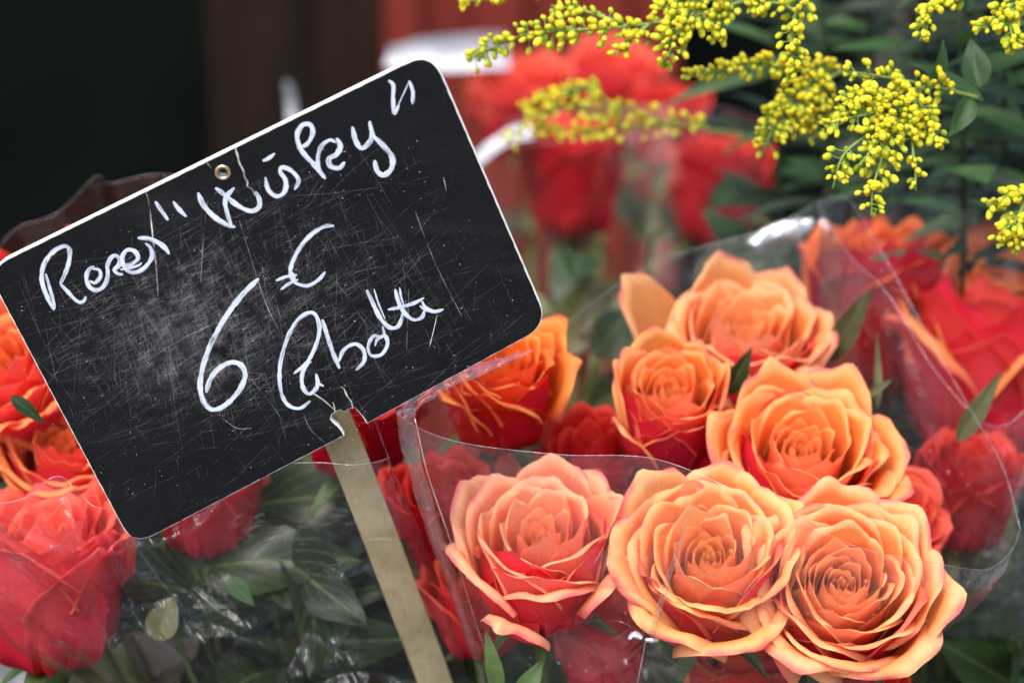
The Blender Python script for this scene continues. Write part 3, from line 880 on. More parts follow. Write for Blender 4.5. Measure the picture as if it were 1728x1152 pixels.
def single_leaf(p0, p1, d0, d1, W, label, seed, mat=None, shape='lance', normal=(0.1, 0.2, 0.95)):
    a, b = P(*p0, d0), P(*p1, d1)
    V, F, A = leaf_vf(a, b - a, VC(*normal), np.linalg.norm(b - a), W, seed, shape, 0.3, 0.12, 0.0)
    o = wpart('leaf', V, F, mat or M_LEAF, None, True, {'puv': A})
    o.name = 'rose_leaf'
    tag(o, label, 'leaf')
single_leaf((1228, 665), (1268, 590), 0.915, 0.905, 0.009, 'dark pointed leaf wedged between the cupped and the back rose', 1)
single_leaf((1395, 610), (1472, 486), 0.96, 0.945, 0.012, 'olive leaf curving up in front of the dark red rose', 2, M_LEAFL)
single_leaf((1480, 690), (1484, 560), 0.93, 0.935, 0.004, 'thin olive leaf standing behind the ruffled rose', 3, M_LEAFL)
single_leaf((1462, 668), (1506, 640), 0.925, 0.92, 0.004, 'short green leaf tip behind the ruffled rose', 4, M_LEAFL)
single_leaf((1615, 745), (1692, 628), 0.925, 0.915, 0.009, 'olive leaf lying across the large coral rose', 5, M_LEAFL)
single_leaf((18, 668), (78, 716), 0.865, 0.868, 0.006, 'dark green leaf lying across the coral red rose', 6)
single_leaf((385, 975), (430, 1022), 0.875, 0.873, 0.008, 'bright green leaf tip behind the film under the sign', 7, M_GLEAF)
single_leaf((262, 1080), (292, 1005), 0.885, 0.885, 0.013, 'pale green leaf behind the film at the gathered crease', 8, M_LEAFL, 'ovate')
single_leaf((842, 1175), (822, 1062), 0.848, 0.842, 0.007, 'pale green sepal under the peach rose', 9, M_SEPAL)
single_leaf((872, 1185), (918, 1112), 0.847, 0.844, 0.009, 'green calyx leaf below the peach rose', 10, M_SEPAL)

# ------------------------------------------------------------------ cellophane sleeves
def coons(top, bot, left, right, nu, nv, bulge=0.0, folds=0, amp=0.0012, seed=1, pinch=None, crinkle=0.0005, cross=0):
    """film panel from four boundary curves given as (pixel, pixel, distance); rows run bottom to top"""
    T = catmull([P(*q) for q in top], nu); B = catmull([P(*q) for q in bot], nu)
    Lc = catmull([P(*q) for q in left], nv); Rc = catmull([P(*q) for q in right], nv)
    u = np.linspace(0, 1, nu)[:, None, None]; v = np.linspace(0, 1, nv)[None, :, None]
    S = (1 - v) * B[:, None] + v * T[:, None] + (1 - u) * Lc[None] + u * Rc[None] \
        - ((1 - u) * (1 - v) * B[0] + u * (1 - v) * B[-1] + (1 - u) * v * T[0] + u * v * T[-1])
    r = np.random.default_rng(seed)
    U = u[..., 0]; V = v[..., 0]
    win = (np.sin(np.pi * U) ** 0.6)
    h = bulge * np.sin(np.pi * U) * (0.35 + 0.65 * V)
    disp = np.zeros((nu, nv))
    for k in range(folds):                                   # straight creases running up the panel
        a = r.uniform(-0.5, 0.5); c = r.uniform(0.05, 0.95); w = r.uniform(0.006, 0.05)
        dist = np.abs((U - c) - a * (V - 0.6) + 0.02 * np.sin(6 * V + k))
        span = np.exp(-((V - r.uniform(0.3, 1.0)) / r.uniform(0.15, 0.5)) ** 2)
        disp += r.uniform(-1, 1) * amp * np.exp(-dist / w) * span
    for k in range(cross):                                   # slanting creases across the panel
        a = r.uniform(-0.55, 0.55); c = r.uniform(0.45, 1.0); w = r.uniform(0.006, 0.040)
        dist = np.abs((V - c) - a * (U - 0.5) + 0.012 * np.sin(9 * U + k))
        span = np.exp(-((U - r.uniform(0.0, 1.0)) / r.uniform(0.06, 0.25)) ** 2)
        disp += r.uniform(-1, 1) * amp * 1.2 * np.exp(-dist / w) * span
    for (pu, pv, n, am, ln) in (pinch or []):                # creases radiating from a gathered point
        du, dv = U - pu, (V - pv) * 1.2
        rr = np.sqrt(du ** 2 + dv ** 2) + 1e-6
        th = np.arctan2(dv, du)
        for k in range(n):
            t0 = r.uniform(-math.pi, math.pi); w = r.uniform(0.05, 0.14)
            dth = np.abs((th - t0 + math.pi) % (2 * math.pi) - math.pi)
            disp += r.choice((-1, 1)) * am * r.uniform(0.4, 1) * np.exp(-dth / w) * np.exp(-rr / ln) * np.clip(rr / 0.02, 0, 1)
        disp -= am * 1.2 * np.exp(-(rr / 0.05) ** 2)
    for k in range(9):
        fu, fv = r.uniform(3, 16), r.uniform(2, 12)
        disp += crinkle * r.uniform(0.2, 1) * np.sin(fu * U * 3 + fv * V * 3 + r.uniform(0, 6) + 0.8 * np.sin(5 * V + k))
    S = S - FWD * ((h + disp * win)[..., None])
    return S

def film(name, S, mat, parent):
    nu, nv = S.shape[:2]
    return wpart(name, S.reshape(-1, 3), gfaces(nu, nv), mat, parent)

def hem(path, rad, parent, name='hem', mat=None, ribbon=0.0):
    v, f = tube(path, rad, 6)
    return wpart(name, v, f, mat or M_HEM, parent)

def sleeve(label, base, front, back, group='cellophane sleeves'):
    root = empty('cellophane_sleeve', base)
    tag(root, label, 'wrapping', group)
    for nm, q in (('front_panel', front), ('back_panel', back)):
        if q is None: continue
        S = coons(**{k: v for k, v in q.items() if k not in ('mat', 'hemr')})
        film(nm, S, q.get('mat', M_FILM), root)
        hem(S[:, -1] , q.get('hemr', 0.00014), root)
    return root, None

# the front sleeve
LE = [(960, 1610, 0.985), (905, 1400, 0.945), (822, 1150, 0.895), (745, 920, 0.862), (690, 770, 0.848), (672, 700, 0.842)]
RE = [(1040, 1610, 0.985), (1240, 1360, 0.945), (1455, 1150, 0.905), (1600, 1032, 0.885), (1692, 960, 0.872), (1722, 892, 0.868)]
BO = [(960, 1610, 0.985), (1000, 1612, 0.975), (1040, 1610, 0.985)]
BO2 = [(960, 1610, 0.985), (1000, 1608, 0.998), (1040, 1610, 0.985)]
sl, _ = sleeve('clear cellophane sleeve around the front bunch of orange roses', foot(0, 0),
    dict(top=[(672, 700, 0.842), (720, 728, 0.832), (800, 750, 0.822), (950, 766, 0.812), (1110, 774, 0.806), (1290, 850, 0.804), (1442, 919, 0.812), (1576, 948, 0.828), (1662, 959, 0.846), (1704, 932, 0.860), (1722, 892, 0.868)],
         bot=BO, left=LE, right=RE, nu=110, nv=100, bulge=0.006, folds=24, amp=0.0032, cross=22, seed=5, pinch=[(0.40, 0.66, 20, 0.0050, 0.13)], crinkle=0.0005, mat=M_FILMF, hemr=0.00009),
    dict(top=[(672, 700, 0.842), (705, 650, 0.858), (790, 612, 0.878), (930, 560, 0.95), (1100, 445, 1.0), (1300, 385, 1.005), (1420, 328, 0.995), (1478, 400, 0.965), (1560, 545, 0.94), (1640, 690, 0.915), (1695, 790, 0.888), (1722, 892, 0.868)],
         bot=BO2, left=LE, right=RE, nu=90, nv=60, bulge=-0.01, folds=14, amp=0.0018, seed=8, crinkle=0.0007, mat=M_FILM))
# rolled corner where the film turns over beside the sign, and the seam down its edge
def roll(pts, rads, parent, seg=14, name='rolled_edge', mat=M_FILMS):
    path = catmull([P(*q) for q in pts], 40)
    rr = np.interp(np.linspace(0, 1, 40), np.linspace(0, 1, len(rads)), rads)
    rr = rr * (1 + 0.15 * wob(np.linspace(0, 6, 40), 3))
    v, f = tube(path, rr, seg)
    return wpart(name, v, f, mat or M_FILM, parent)
roll([(900, 590, 0.845), (830, 616, 0.838), (760, 640, 0.832), (712, 668, 0.828), (684, 696, 0.830)], [0.0004, 0.0016, 0.0026, 0.0028, 0.0022], sl)
roll([(684, 690, 0.832), (694, 760, 0.838), (728, 880, 0.848), (778, 1030, 0.866), (820, 1160, 0.89)], [0.0034, 0.0030, 0.0022, 0.0016, 0.0012], sl)
hem(catmull([P(700, 705, 0.826), P(722, 800, 0.834), P(756, 900, 0.842), P(800, 1040, 0.86), P(836, 1152, 0.88)], 30), 0.00025, sl, 'seam')
# the pinched pleat over the second rose
hem(catmull([P(1178, 822, 0.8035), P(1150, 905, 0.8085), P(1125, 985, 0.816), P(1100, 1070, 0.826)], 30), np.linspace(0.0003, 0.0012, 30), sl, 'pleat', M_FILMS)
hem(catmull([P(1090, 1078, 0.826), P(1084, 1110, 0.830), P(1074, 1160, 0.838)], 16), 0.0003, sl, 'pleat', M_HEM)
for a_, b_, c_, w_ in (((1098, 1072, 0.8262), (1072, 1020, 0.822), (1068, 960, 0.817), 0.0006), ((1084, 1070, 0.8262), (1052, 1050, 0.826), (1022, 1046, 0.828), 0.0005), ((1108, 1076, 0.826), (1150, 1088, 0.826), (1215, 1082, 0.824), 0.0005),
                       ((1090, 1084, 0.8265), (1060, 1112, 0.830), (1040, 1150, 0.836), 0.0005), ((1098, 1084, 0.8265), (1140, 1120, 0.830), (1200, 1140, 0.832), 0.0004), ((1086, 1066, 0.8258), (1078, 1030, 0.824), (1082, 985, 0.819), 0.0005),
                       ((780, 1060, 0.866), (900, 1052, 0.846), (1030, 1046, 0.832), 0.00035), ((1215, 1035, 0.822), (1330, 1052, 0.824), (1470, 1060, 0.836), 0.00035)):
    hem(catmull([P(*a_), P(*b_), P(*c_)], 20), np.linspace(w_ * 0.6, w_ * 0.15, 20), sl, 'crease', M_FILMB)
M_GLINT = make_film_material('white_glint_film', 0.45, 0.35, 0.12, (0.9, 0.9, 0.92))  # white glints at the pinch, painted in as pale haze
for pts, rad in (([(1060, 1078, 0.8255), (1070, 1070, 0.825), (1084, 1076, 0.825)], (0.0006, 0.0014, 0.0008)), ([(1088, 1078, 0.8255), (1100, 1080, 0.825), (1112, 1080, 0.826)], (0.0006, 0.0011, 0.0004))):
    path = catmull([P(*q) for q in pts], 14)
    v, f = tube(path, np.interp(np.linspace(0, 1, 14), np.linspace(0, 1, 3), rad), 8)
    wpart('film_glint', v, f, M_GLINT, sl)

# the sleeve behind the sign
LLE = [(690, 1610, 0.99), (470, 1400, 0.93), (130, 1156, 0.882), (10, 1082, 0.872), (-70, 980, 0.866), (-130, 850, 0.865)]
LRE = [(790, 1610, 0.99), (815, 1400, 0.93), (790, 1152, 0.882), (722, 930, 0.856), (676, 820, 0.849), (656, 772, 0.846)]
ls, _ = sleeve('crumpled cellophane sleeve behind and below the price sign', lfoot(0, 0),
    dict(top=[(-130, 850, 0.865), (-20, 848, 0.846), (48, 838, 0.838), (110, 800, 0.836), (170, 850, 0.846), (260, 850, 0.850), (330, 840, 0.846), (420, 790, 0.838), (520, 779, 0.833), (590, 783, 0.834), (630, 780, 0.838), (656, 772, 0.846)],
         bot=[(690, 1610, 0.99), (740, 1612, 0.98), (790, 1610, 0.99)], left=LLE, right=LRE, nu=200, nv=170, bulge=0.010, folds=56, amp=0.0060, cross=30, seed=15,
         pinch=[(0.52, 0.88, 20, 0.0050, 0.20), (0.70, 0.72, 16, 0.0040, 0.15)], crinkle=0.0009, mat=M_FILMB),
    dict(top=[(-130, 850, 0.865), (-90, 640, 0.93), (0, 410, 0.985), (90, 360, 0.99), (160, 292, 0.985), (175, 310, 0.99), (300, 300, 0.99), (480, 420, 0.985), (600, 640, 0.93), (656, 772, 0.852)],
         bot=[(690, 1610, 0.99), (740, 1608, 1.002), (790, 1610, 0.99)], left=LLE, right=LRE, nu=90, nv=60, bulge=-0.008, folds=14, amp=0.002, seed=18, crinkle=0.0008, mat=M_FILMD, hemr=0.00008))
for pts, w_ in (([(225, 915, 0.852), (275, 985, 0.856), (320, 1040, 0.862), (375, 1150, 0.878)], 0.0005), ([(612, 912, 0.853), (640, 908, 0.8525), (672, 912, 0.853)], 0.0005)):
    hem(catmull([P(*q) for q in pts], 24), w_ * np.sin(np.linspace(0.25, 2.9, 24)), ls, 'crease', M_FILMB)
# the sleeve under the goldenrod
RLE = [(1450, 1540, 1.12), (1400, 1000, 1.06), (1385, 600, 1.02), (1382, 345, 1.01)]
RRE = [(1560, 1540, 1.12), (1760, 1000, 1.04), (1840, 600, 1.0), (1860, 420, 1.0)]
rs, _ = sleeve('peaked cellophane sleeve over dark red roses under the goldenrod', rfoot(0, 0),
    dict(top=[(1382, 345, 1.01), (1425, 420, 0.97), (1500, 500, 0.945), (1590, 640, 0.935), (1690, 720, 0.93), (1790, 600, 0.95), (1860, 420, 1.0)],
         bot=[(1450, 1540, 1.12), (1505, 1542, 1.11), (1560, 1540, 1.12)], left=RLE, right=RRE, nu=80, nv=70, bulge=0.0, folds=18, amp=0.0022, seed=25, crinkle=0.0008, mat=M_FILMR),
    dict(top=[(1382, 345, 1.01), (1500, 312, 1.03), (1590, 292, 1.035), (1635, 284, 1.035), (1660, 312, 1.035), (1728, 350, 1.03), (1860, 420, 1.0)],
         bot=[(1450, 1540, 1.12), (1505, 1538, 1.135), (1560, 1540, 1.12)], left=RLE, right=RRE, nu=80, nv=60, bulge=0.0, folds=12, amp=0.002, seed=28, crinkle=0.0008, mat=M_FILM))
# a crumpled film fold, its sky glint painted in as white haze
def crumple(pts, d, label, seed):
    r = np.random.default_rng(seed)
    ctr = np.mean(pts, 0)
    V, F = [], []
    rings = 5
    n = len(pts)
    for k in range(rings):
        t = 1 - k / (rings - 1)
        for (x, y) in pts:
            q = ctr + (np.array((x, y)) - ctr) * t
            V.append(P(q[0] + r.normal(0, 3), q[1] + r.normal(0, 3), d - 0.006 * (1 - t) + r.normal(0, 0.0012)))
    for k in range(rings - 1):
        for i in range(n):
            F.append((k * n + i, k * n + (i + 1) % n, (k + 1) * n + (i + 1) % n, (k + 1) * n + i))
    return V, F
V, F = crumple(np.array([(1254, 414), (1290, 385), (1330, 372), (1362, 368), (1372, 385), (1345, 405), (1310, 412), (1280, 416)], float), 1.03, '', 3)
wpart('film_glint_fold', V, F, make_film_material('white_glint_fold', 0.5, 0.3, 0.15, (0.9, 0.9, 0.92)), rs)
# the sleeves at the back
TLE = [(960, 1000, 1.36), (890, 700, 1.30), (845, 480, 1.27), (815, 320, 1.26)]
TRE = [(1060, 1000, 1.36), (1190, 700, 1.30), (1270, 430, 1.27), (1296, 205, 1.26)]
sleeve('out of focus cellophane sleeve around the blurred crimson roses', tfoot(0, 0),
    dict(top=[(815, 320, 1.26), (850, 272, 1.235), (905, 244, 1.22), (1050, 235, 1.205), (1180, 226, 1.21), (1260, 214, 1.235), (1296, 205, 1.26)],
         bot=[(960, 1000, 1.36), (1010, 1002, 1.35), (1060, 1000, 1.36)], left=TLE, right=TRE, nu=80, nv=60, bulge=0.006, folds=16, amp=0.003, seed=35, crinkle=0.0012, mat=M_FILMT),
    dict(top=[(815, 320, 1.26), (870, 200, 1.35), (1050, 180, 1.38), (1200, 180, 1.36), (1296, 205, 1.26)],
         bot=[(960, 1000, 1.36), (1010, 998, 1.37), (1060, 1000, 1.36)], left=TLE, right=TRE, nu=60, nv=40, bulge=0.0, folds=10, amp=0.003, seed=38, crinkle=0.001, mat=M_FILM))
# white paper wraps, and white sheets standing in for bright film
def paper(pts, th, label, group, name='paper_film_sheet'):
    """a curved sheet with thickness: pts rows of (px, py, d) left to right, two rows lower/upper"""
    lo = catmull([P(*q) for q in pts[0]], 30); hi = catmull([P(*q) for q in pts[1]], 30)
    nv = 8
    S = np.stack([lo + (hi - lo) * t + FWD * 0.01 * math.sin(t * 3.1) for t in np.linspace(0, 1, nv)], 1)
    S = S + FWD * 0.0025 * np.sin(np.linspace(0, 14, 30))[:, None, None]
    V = np.vstack([S.reshape(-1, 3), S.reshape(-1, 3) + FWD * th])
    F = gfaces(30, nv) + [tuple(i + 30 * nv for i in q[::-1]) for q in gfaces(30, nv)]
    o = wpart(name, V, F, M_PAPER)
    tag(o, label, 'paper', group)
paper([[(648, 112, 1.60), (740, 120, 1.57), (860, 116, 1.60)], [(655, 78, 1.60), (740, 60, 1.57), (852, 52, 1.60)]], 0.0006, 'white paper collar of a bunch beside the red door', 'white paper wraps')
paper([[(792, 296, 1.33), (850, 248, 1.31), (905, 232, 1.32)], [(788, 268, 1.36), (850, 222, 1.34), (890, 205, 1.35)]], 0.0006, 'white film highlight built as a band between the blurred coral and crimson roses', 'white paper wraps')  # sheet added as the painted white highlight on the back film
paper([[(484, 212, 1.55), (492, 214, 1.55), (502, 212, 1.55)], [(478, 140, 1.55), (486, 136, 1.55), (494, 146, 1.55)]], 0.0006, 'thin white film tip behind the top edge of the sign', 'white paper wraps')  # white sheet standing in for a bright film tip

paper([[(-60, 1220, 1.02), (20, 1225, 1.01), (90, 1215, 1.02)], [(-60, 1090, 1.0), (5, 1105, 0.99), (70, 1150, 1.0)]], 0.0006, 'pale paper wrap below the big coral rose', 'white paper wraps')
# ------------------------------------------------------------------ the price sign
SN = VC(0.04, -0.42, 0.90)                                   # the way the board faces
S0 = P(450, 500, 0.800)
def on_sign(px, py, off=0.0):
    """pixel -> point on the sign's front plane, raised by off metres"""
    dr_ = FWD + (px - 864.0) / FPX * RIGHT + (576.0 - py) / FPX * UP
    t = np.dot(S0 + SN * off - CAM, SN) / np.dot(dr_, SN)
    return CAM + dr_ * t
SX = nrm(on_sign(720, 90) - on_sign(0, 445)); SY = np.cross(SN, SX)
def s2(px, py):
    q = on_sign(px, py) - S0
    return np.array((np.dot(q, SX), np.dot(q, SY)))
def s3(xy, off):
    return S0 + SX * xy[0] + SY * xy[1] + SN * off

TLc, TRc, BRc, BLc = s2(-24, 455), s2(728, 86), s2(927, 548), s2(224, 922)
def round_corner(a, c, b, rad, n=9):
    d1, d2 = nrm(a - c), nrm(b - c)
    p1, p2 = c + d1 * rad, c + d2 * rad
    return [(1 - t) ** 2 * p1 + 2 * (1 - t) * t * (c * 0.96 + (p1 + p2) * 0.02) + t ** 2 * p2 for t in np.linspace(0, 1, n)]
notch = [s2(x, y) for x, y in [(619, 715), (612, 703), (606, 696), (598, 688), (590, 690), (581, 695), (574, 692), (567, 694), (560, 700), (558, 707), (563, 713), (571, 720), (577, 728), (581, 735)]]
def dense(poly, step=0.0012):
    out = []
    n = len(poly)
    for i in range(n):
        a, b = poly[i], poly[(i + 1) % n]
        k = max(1, int(np.linalg.norm(b - a) / step))
        out += [a + (b - a) * j / k for j in range(k)]
    return np.array(out)
outline = round_corner(BLc, TLc, TRc, 0.0088) + round_corner(TLc, TRc, BRc, 0.0088) + round_corner(TRc, BRc, BLc, 0.0088) + notch + round_corner(BRc, BLc, TLc, 0.0088)
outline = dense([np.asarray(q) for q in outline])
eye_c = s2(376, 291)
hole = [eye_c + 0.0017 * np.array((math.cos(a), math.sin(a))) for a in np.linspace(0, 2 * math.pi, 24, endpoint=False)]

def plate(name, poly, holes, z0, z1, mats, parent):
    """flat plate with holes via a filled 2-D curve, turned into a mesh in sign space"""
    cu = bpy.data.curves.new(name, 'CURVE')
    cu.dimensions = '2D'; cu.fill_mode = 'BOTH'; cu.extrude = (z1 - z0) / 2
    for pts in [poly] + holes:
        sp = cu.splines.new('POLY')
        sp.points.add(len(pts) - 1)
        for i, q in enumerate(pts): sp.points[i].co = (q[0] * 100, q[1] * 100, 0, 1)
        sp.use_cyclic_u = True
    cu.extrude *= 100
    t = bpy.data.objects.new(name, cu)
    COL.objects.link(t)
    dg = bpy.context.evaluated_depsgraph_get()
    me0 = bpy.data.meshes.new_from_object(t.evaluated_get(dg))
    V = np.array([v.co for v in me0.vertices]) / 100.0
    F = [tuple(p.vertices) for p in me0.polygons]
    bpy.data.objects.remove(t); bpy.data.curves.remove(cu); bpy.data.meshes.remove(me0)
    W_ = np.array([s3(q, (z0 + z1) / 2 + q[2]) for q in V])
    return wpart(name, W_, F, mats, parent, False)

STK_TOP = on_sign(575, 690)
sign = empty('price_sign', P(760, 1240, 0.925))
tag(sign, 'black slate price sign with white handwriting and a broken lower edge', 'sign')
TH = 0.0030
plate('board', outline, [hole], -TH, -0.0003, M_CORE, sign)
# black facing, its margin chipped back from the white core
ctr = outline.mean(0)
tn = np.roll(outline, -1, 0) - np.roll(outline, 1, 0)
nn = np.stack([tn[:, 1], -tn[:, 0]], 1); nn /= np.linalg.norm(nn, axis=1)[:, None] + 1e-9
if np.mean(np.sum(nn * (outline - ctr), 1)) > 0: nn = -nn
s_ = np.arange(len(outline)) * 0.35
chips = 0.00028 + 0.00012 * wob(s_, 5, 4, 0.7) + 0.00035 * np.clip(wob(s_, 9, 4, 0.5) - 0.75, 0, 1) * 2 + rng.uniform(0, 0.00007, len(outline))
face_poly = outline + nn * np.clip(chips, 0.00008, 0.0011)[:, None]
hole2 = [eye_c + 0.0019 * np.array((math.cos(a), math.sin(a))) for a in np.linspace(0, 2 * math.pi, 24, endpoint=False)]
plate('facing', face_poly, [hole2], -0.0003, 0.0, M_SLATE, sign)
# eyelet
def ring(c, R, r, off, n=32, m=10):
    V, F = [], []
    for i in range(n):
        a = 2 * math.pi * i / n
        for k in range(m):
            b = 2 * math.pi * k / m
            q = c + (R + r * math.cos(b)) * np.array((math.cos(a), math.sin(a)))
            V.append(s3(q, off + r * math.sin(b) * 0.8))
    for i in range(n):
        for k in range(m):
            F.append((i * m + k, ((i + 1) % n) * m + k, ((i + 1) % n) * m + (k + 1) % m, i * m + (k + 1) % m))
    return V, F
V, F = ring(eye_c, 0.0021, 0.00062, 0.0002)
wpart('eyelet', V, F, M_BRASS, sign)
V, F = [], []
for k, off in enumerate((0.0001, -0.0034)):
    for i in range(24):
        a = 2 * math.pi * i / 24
        V.append(s3(eye_c + 0.0016 * np.array((math.cos(a), math.sin(a))), off))
F = [(i, (i + 1) % 24, 24 + (i + 1) % 24, 24 + i) for i in range(24)]
wpart('eyelet_barrel', V, F, M_BRASS, sign)

_sid = [0]
def stroke_vf(pts2, width, off, taper=(0.25, 0.25), n=None, wseed=0, prof=None, rough=0.17):
    """a flat ribbon on the sign along pts2 (sign metres)"""
    c = catmull(pts2, 8) if n is None else None
    p = np.asarray(pts2, float)
    length = np.sum(np.linalg.norm(np.diff(p, axis=0), axis=1))
    n = n or max(8, int(length / 0.00045))
    c = catmull(p, n)
    t = np.gradient(c, axis=0)
    t /= np.linalg.norm(t, axis=1)[:, None] + 1e-12
    nv_ = np.stack([-t[:, 1], t[:, 0]], 1)
    s = np.linspace(0, 1, n)
    w = width * (1 - (1 - taper[0]) * np.exp(-s * length / 0.0012)) * (1 - (1 - taper[1]) * np.exp(-(1 - s) * length / 0.0012))
    w = w * (1 + rough * wob(s * length * 260, wseed + 1, 3))
    if prof is not None: w = w * np.interp(s, np.linspace(0, 1, len(prof)), prof)
    V, A = [], []
    cols = np.linspace(-1, 1, 5)
    _sid[0] += 1
    for q in cols:
        for i in range(n):
            V.append(s3(c[i] + nv_[i] * w[i] * 0.5 * q, off + 0.00004 * (1 - q * q)))
            A.append((q, s[i] * length, _sid[0] * 1.37))
    return V, gfaces(5, n), A

def px_path(pts, org=(0, 0), k=1.0):
    return [s2(org[0] + x / k, org[1] + y / k) for x, y in pts]

C1 = ((0, 60), 2.618); C2 = ((300, 80), 2.88); C3 = ((300, 350), 2.658); C6 = ((0, 380), 6.4)
PXM = np.linalg.norm(s2(460, 500) - s2(450, 500)) / 10.0     # metres per photograph pixel on the board
LET = [
 ('letter', C6, [([(585, 915), (520, 790), (462, 640), (455, 500), (500, 375), (590, 275), (690, 225), (750, 255), (750, 360), (715, 490), (668, 600), (650, 632)], 9.5), ([(650, 630), (730, 715), (800, 795), (860, 832), (905, 815), (928, 765)], 8.5), ([(492, 520), (535, 660), (575, 800), (592, 905)], 7)]),
 ('letter', C6, [([(1020, 440), (960, 480), (935, 570), (965, 660), (1040, 700), (1120, 660), (1160, 560), (1165, 450)], 9.5), ([(1000, 470), (1070, 480), (1085, 550), (1030, 620), (965, 600)], 9)]),
 ('letter', C6, [([(1150, 480), (1180, 380), (1235, 325), (1290, 360), (1285, 430), (1235, 480), (1270, 520), (1330, 530)], 9.5)]),
 ('letter', C6, [([(1310, 430), (1410, 420), (1490, 360), (1460, 285), (1380, 265), (1325, 330), (1335, 430), (1400, 500), (1490, 500), (1580, 440), (1640, 340), (1625, 245), (1570, 190)], 9), ([(1300, 480), (1400, 460), (1500, 430), (1530, 400)], 7)]),
 ('letter', C1, [([(608, 893), (650, 895), (695, 912), (730, 938), (748, 965)], 11)]),
 ('quotation_mark', C1, [([(686, 732), (712, 772), (742, 815)], 9.5), ([(765, 732), (792, 768), (824, 800)], 9.5)]),
 ('letter', C2, [([(98, 705), (125, 765), (180, 825), (240, 862), (280, 872)], 11), ([(262, 868), (238, 800), (232, 735), (275, 680)], 9.5), ([(182, 682), (235, 722), (295, 770), (355, 795), (394, 775), (396, 735), (376, 700)], 10.5)]),
 ('letter', C2, [([(412, 552), (440, 540), (472, 515)], 9.5), ([(425, 630), (440, 690), (482, 724), (520, 700), (523, 645), (498, 605), (508, 583), (550, 598), (588, 645), (568, 692)], 9.5)]),
 ('letter', C2, [([(718, 638), (665, 572), (600, 500), (580, 430), (605, 378), (645, 378), (655, 420), (630, 470), (592, 488)], 10), ([(695, 618), (680, 550), (698, 480), (738, 450), (770, 462)], 9), ([(770, 440), (790, 480), (770, 520), (735, 540), (742, 575), (785, 585), (812, 555)], 11)]),
 ('letter', C2, [([(848, 385), (862, 445), (890, 490), (925, 470), (945, 430), (932, 358)], 10), ([(945, 425), (1000, 478), (1042, 535), (1038, 590), (1000, 620), (970, 600), (956, 548)], 11)]),
 ('quotation_mark', C2, [([(1024, 160), (1048, 185), (1046, 250), (1052, 322), (1075, 278)], 8.5), ([(1070, 285), (1100, 220), (1124, 165)], 3.5), ([(1124, 162), (1142, 215), (1141, 275)], 8)]),
 ('euro_sign', C3, [([(702, 82), (655, 85), (595, 125), (545, 185), (512, 250), (500, 310)], 9), ([(500, 300), (525, 335), (580, 350), (630, 325), (662, 288)], 8), ([(440, 328), (480, 312), (535, 302)], 8), ([(462, 368), (500, 340), (540, 322)], 8), ([(505, 285), (518, 305), (520, 335)], 10)]),
 ('numeral', C3, [([(365, 318), (290, 390), (215, 490), (150, 610), (108, 730), (102, 820), (125, 885), (165, 905), (220, 880), (275, 820), (302, 755), (285, 708), (240, 694), (185, 720), (145, 770), (128, 830)], 11)]),
 ('letter', C3, [([(520, 745), (575, 700), (615, 630), (635, 550), (620, 485), (585, 472), (535, 508), (490, 590), (460, 700), (460, 810), (490, 880), (545, 900), (595, 865)], 8.5)]),
 ('letter', C3, [([(522, 742), (565, 710), (600, 690)], 9), ([(590, 690), (560, 740), (560, 800), (590, 835), (625, 800), (622, 745)], 9), ([(620, 745), (632, 785), (655, 800)], 9)]),
 ('letter', C3, [([(648, 502), (672, 580), (700, 660), (726, 722)], 9.5), ([(722, 690), (748, 635), (795, 612), (832, 638), (835, 690), (798, 730)], 9)]),
 ('letter', C3, [([(920, 585), (880, 575), (855, 620), (868, 662), (912, 660), (940, 615), (930, 575), (895, 590), (885, 620)], 8), ([(935, 600), (925, 560), (918, 530)], 6)]),
 ('letter', C3, [([(848, 368), (875, 430), (905, 490), (945, 535), (985, 535), (1003, 500), (1005, 475)], 9.5), ([(880, 365), (900, 430), (930, 500)], 4)]),
 ('letter', C3, [([(975, 365), (990, 420), (1020, 475), (1060, 502), (1095, 492), (1106, 462)], 9), ([(995, 358), (1002, 400), (1015, 440)], 5), ([(942, 458), (1000, 446), (1060, 428), (1105, 405)], 8.5)]),
 ('letter', C3, [([(1095, 418), (1110, 448), (1150, 466), (1192, 455)], 9), ([(1085, 440), (1115, 462), (1150, 462)], 6)]),
]
k_ = 0
for nm, (org_, kk), strokes in LET:
    V, F, A = [], [], []
    for pts, w in strokes:
        k_ += 1
        v, f, a = stroke_vf(px_path(pts, org_, kk), w * 1.12 * PXM, 0.00006 + 0.00002 * (k_ % 5), (0.35, 0.35), wseed=k_ * 3)
        F += [tuple(i + len(V) for i in q) for q in f]; V += v; A += a
    wpart(nm, V, F, M_PAINT, sign, True, {'puv': A})

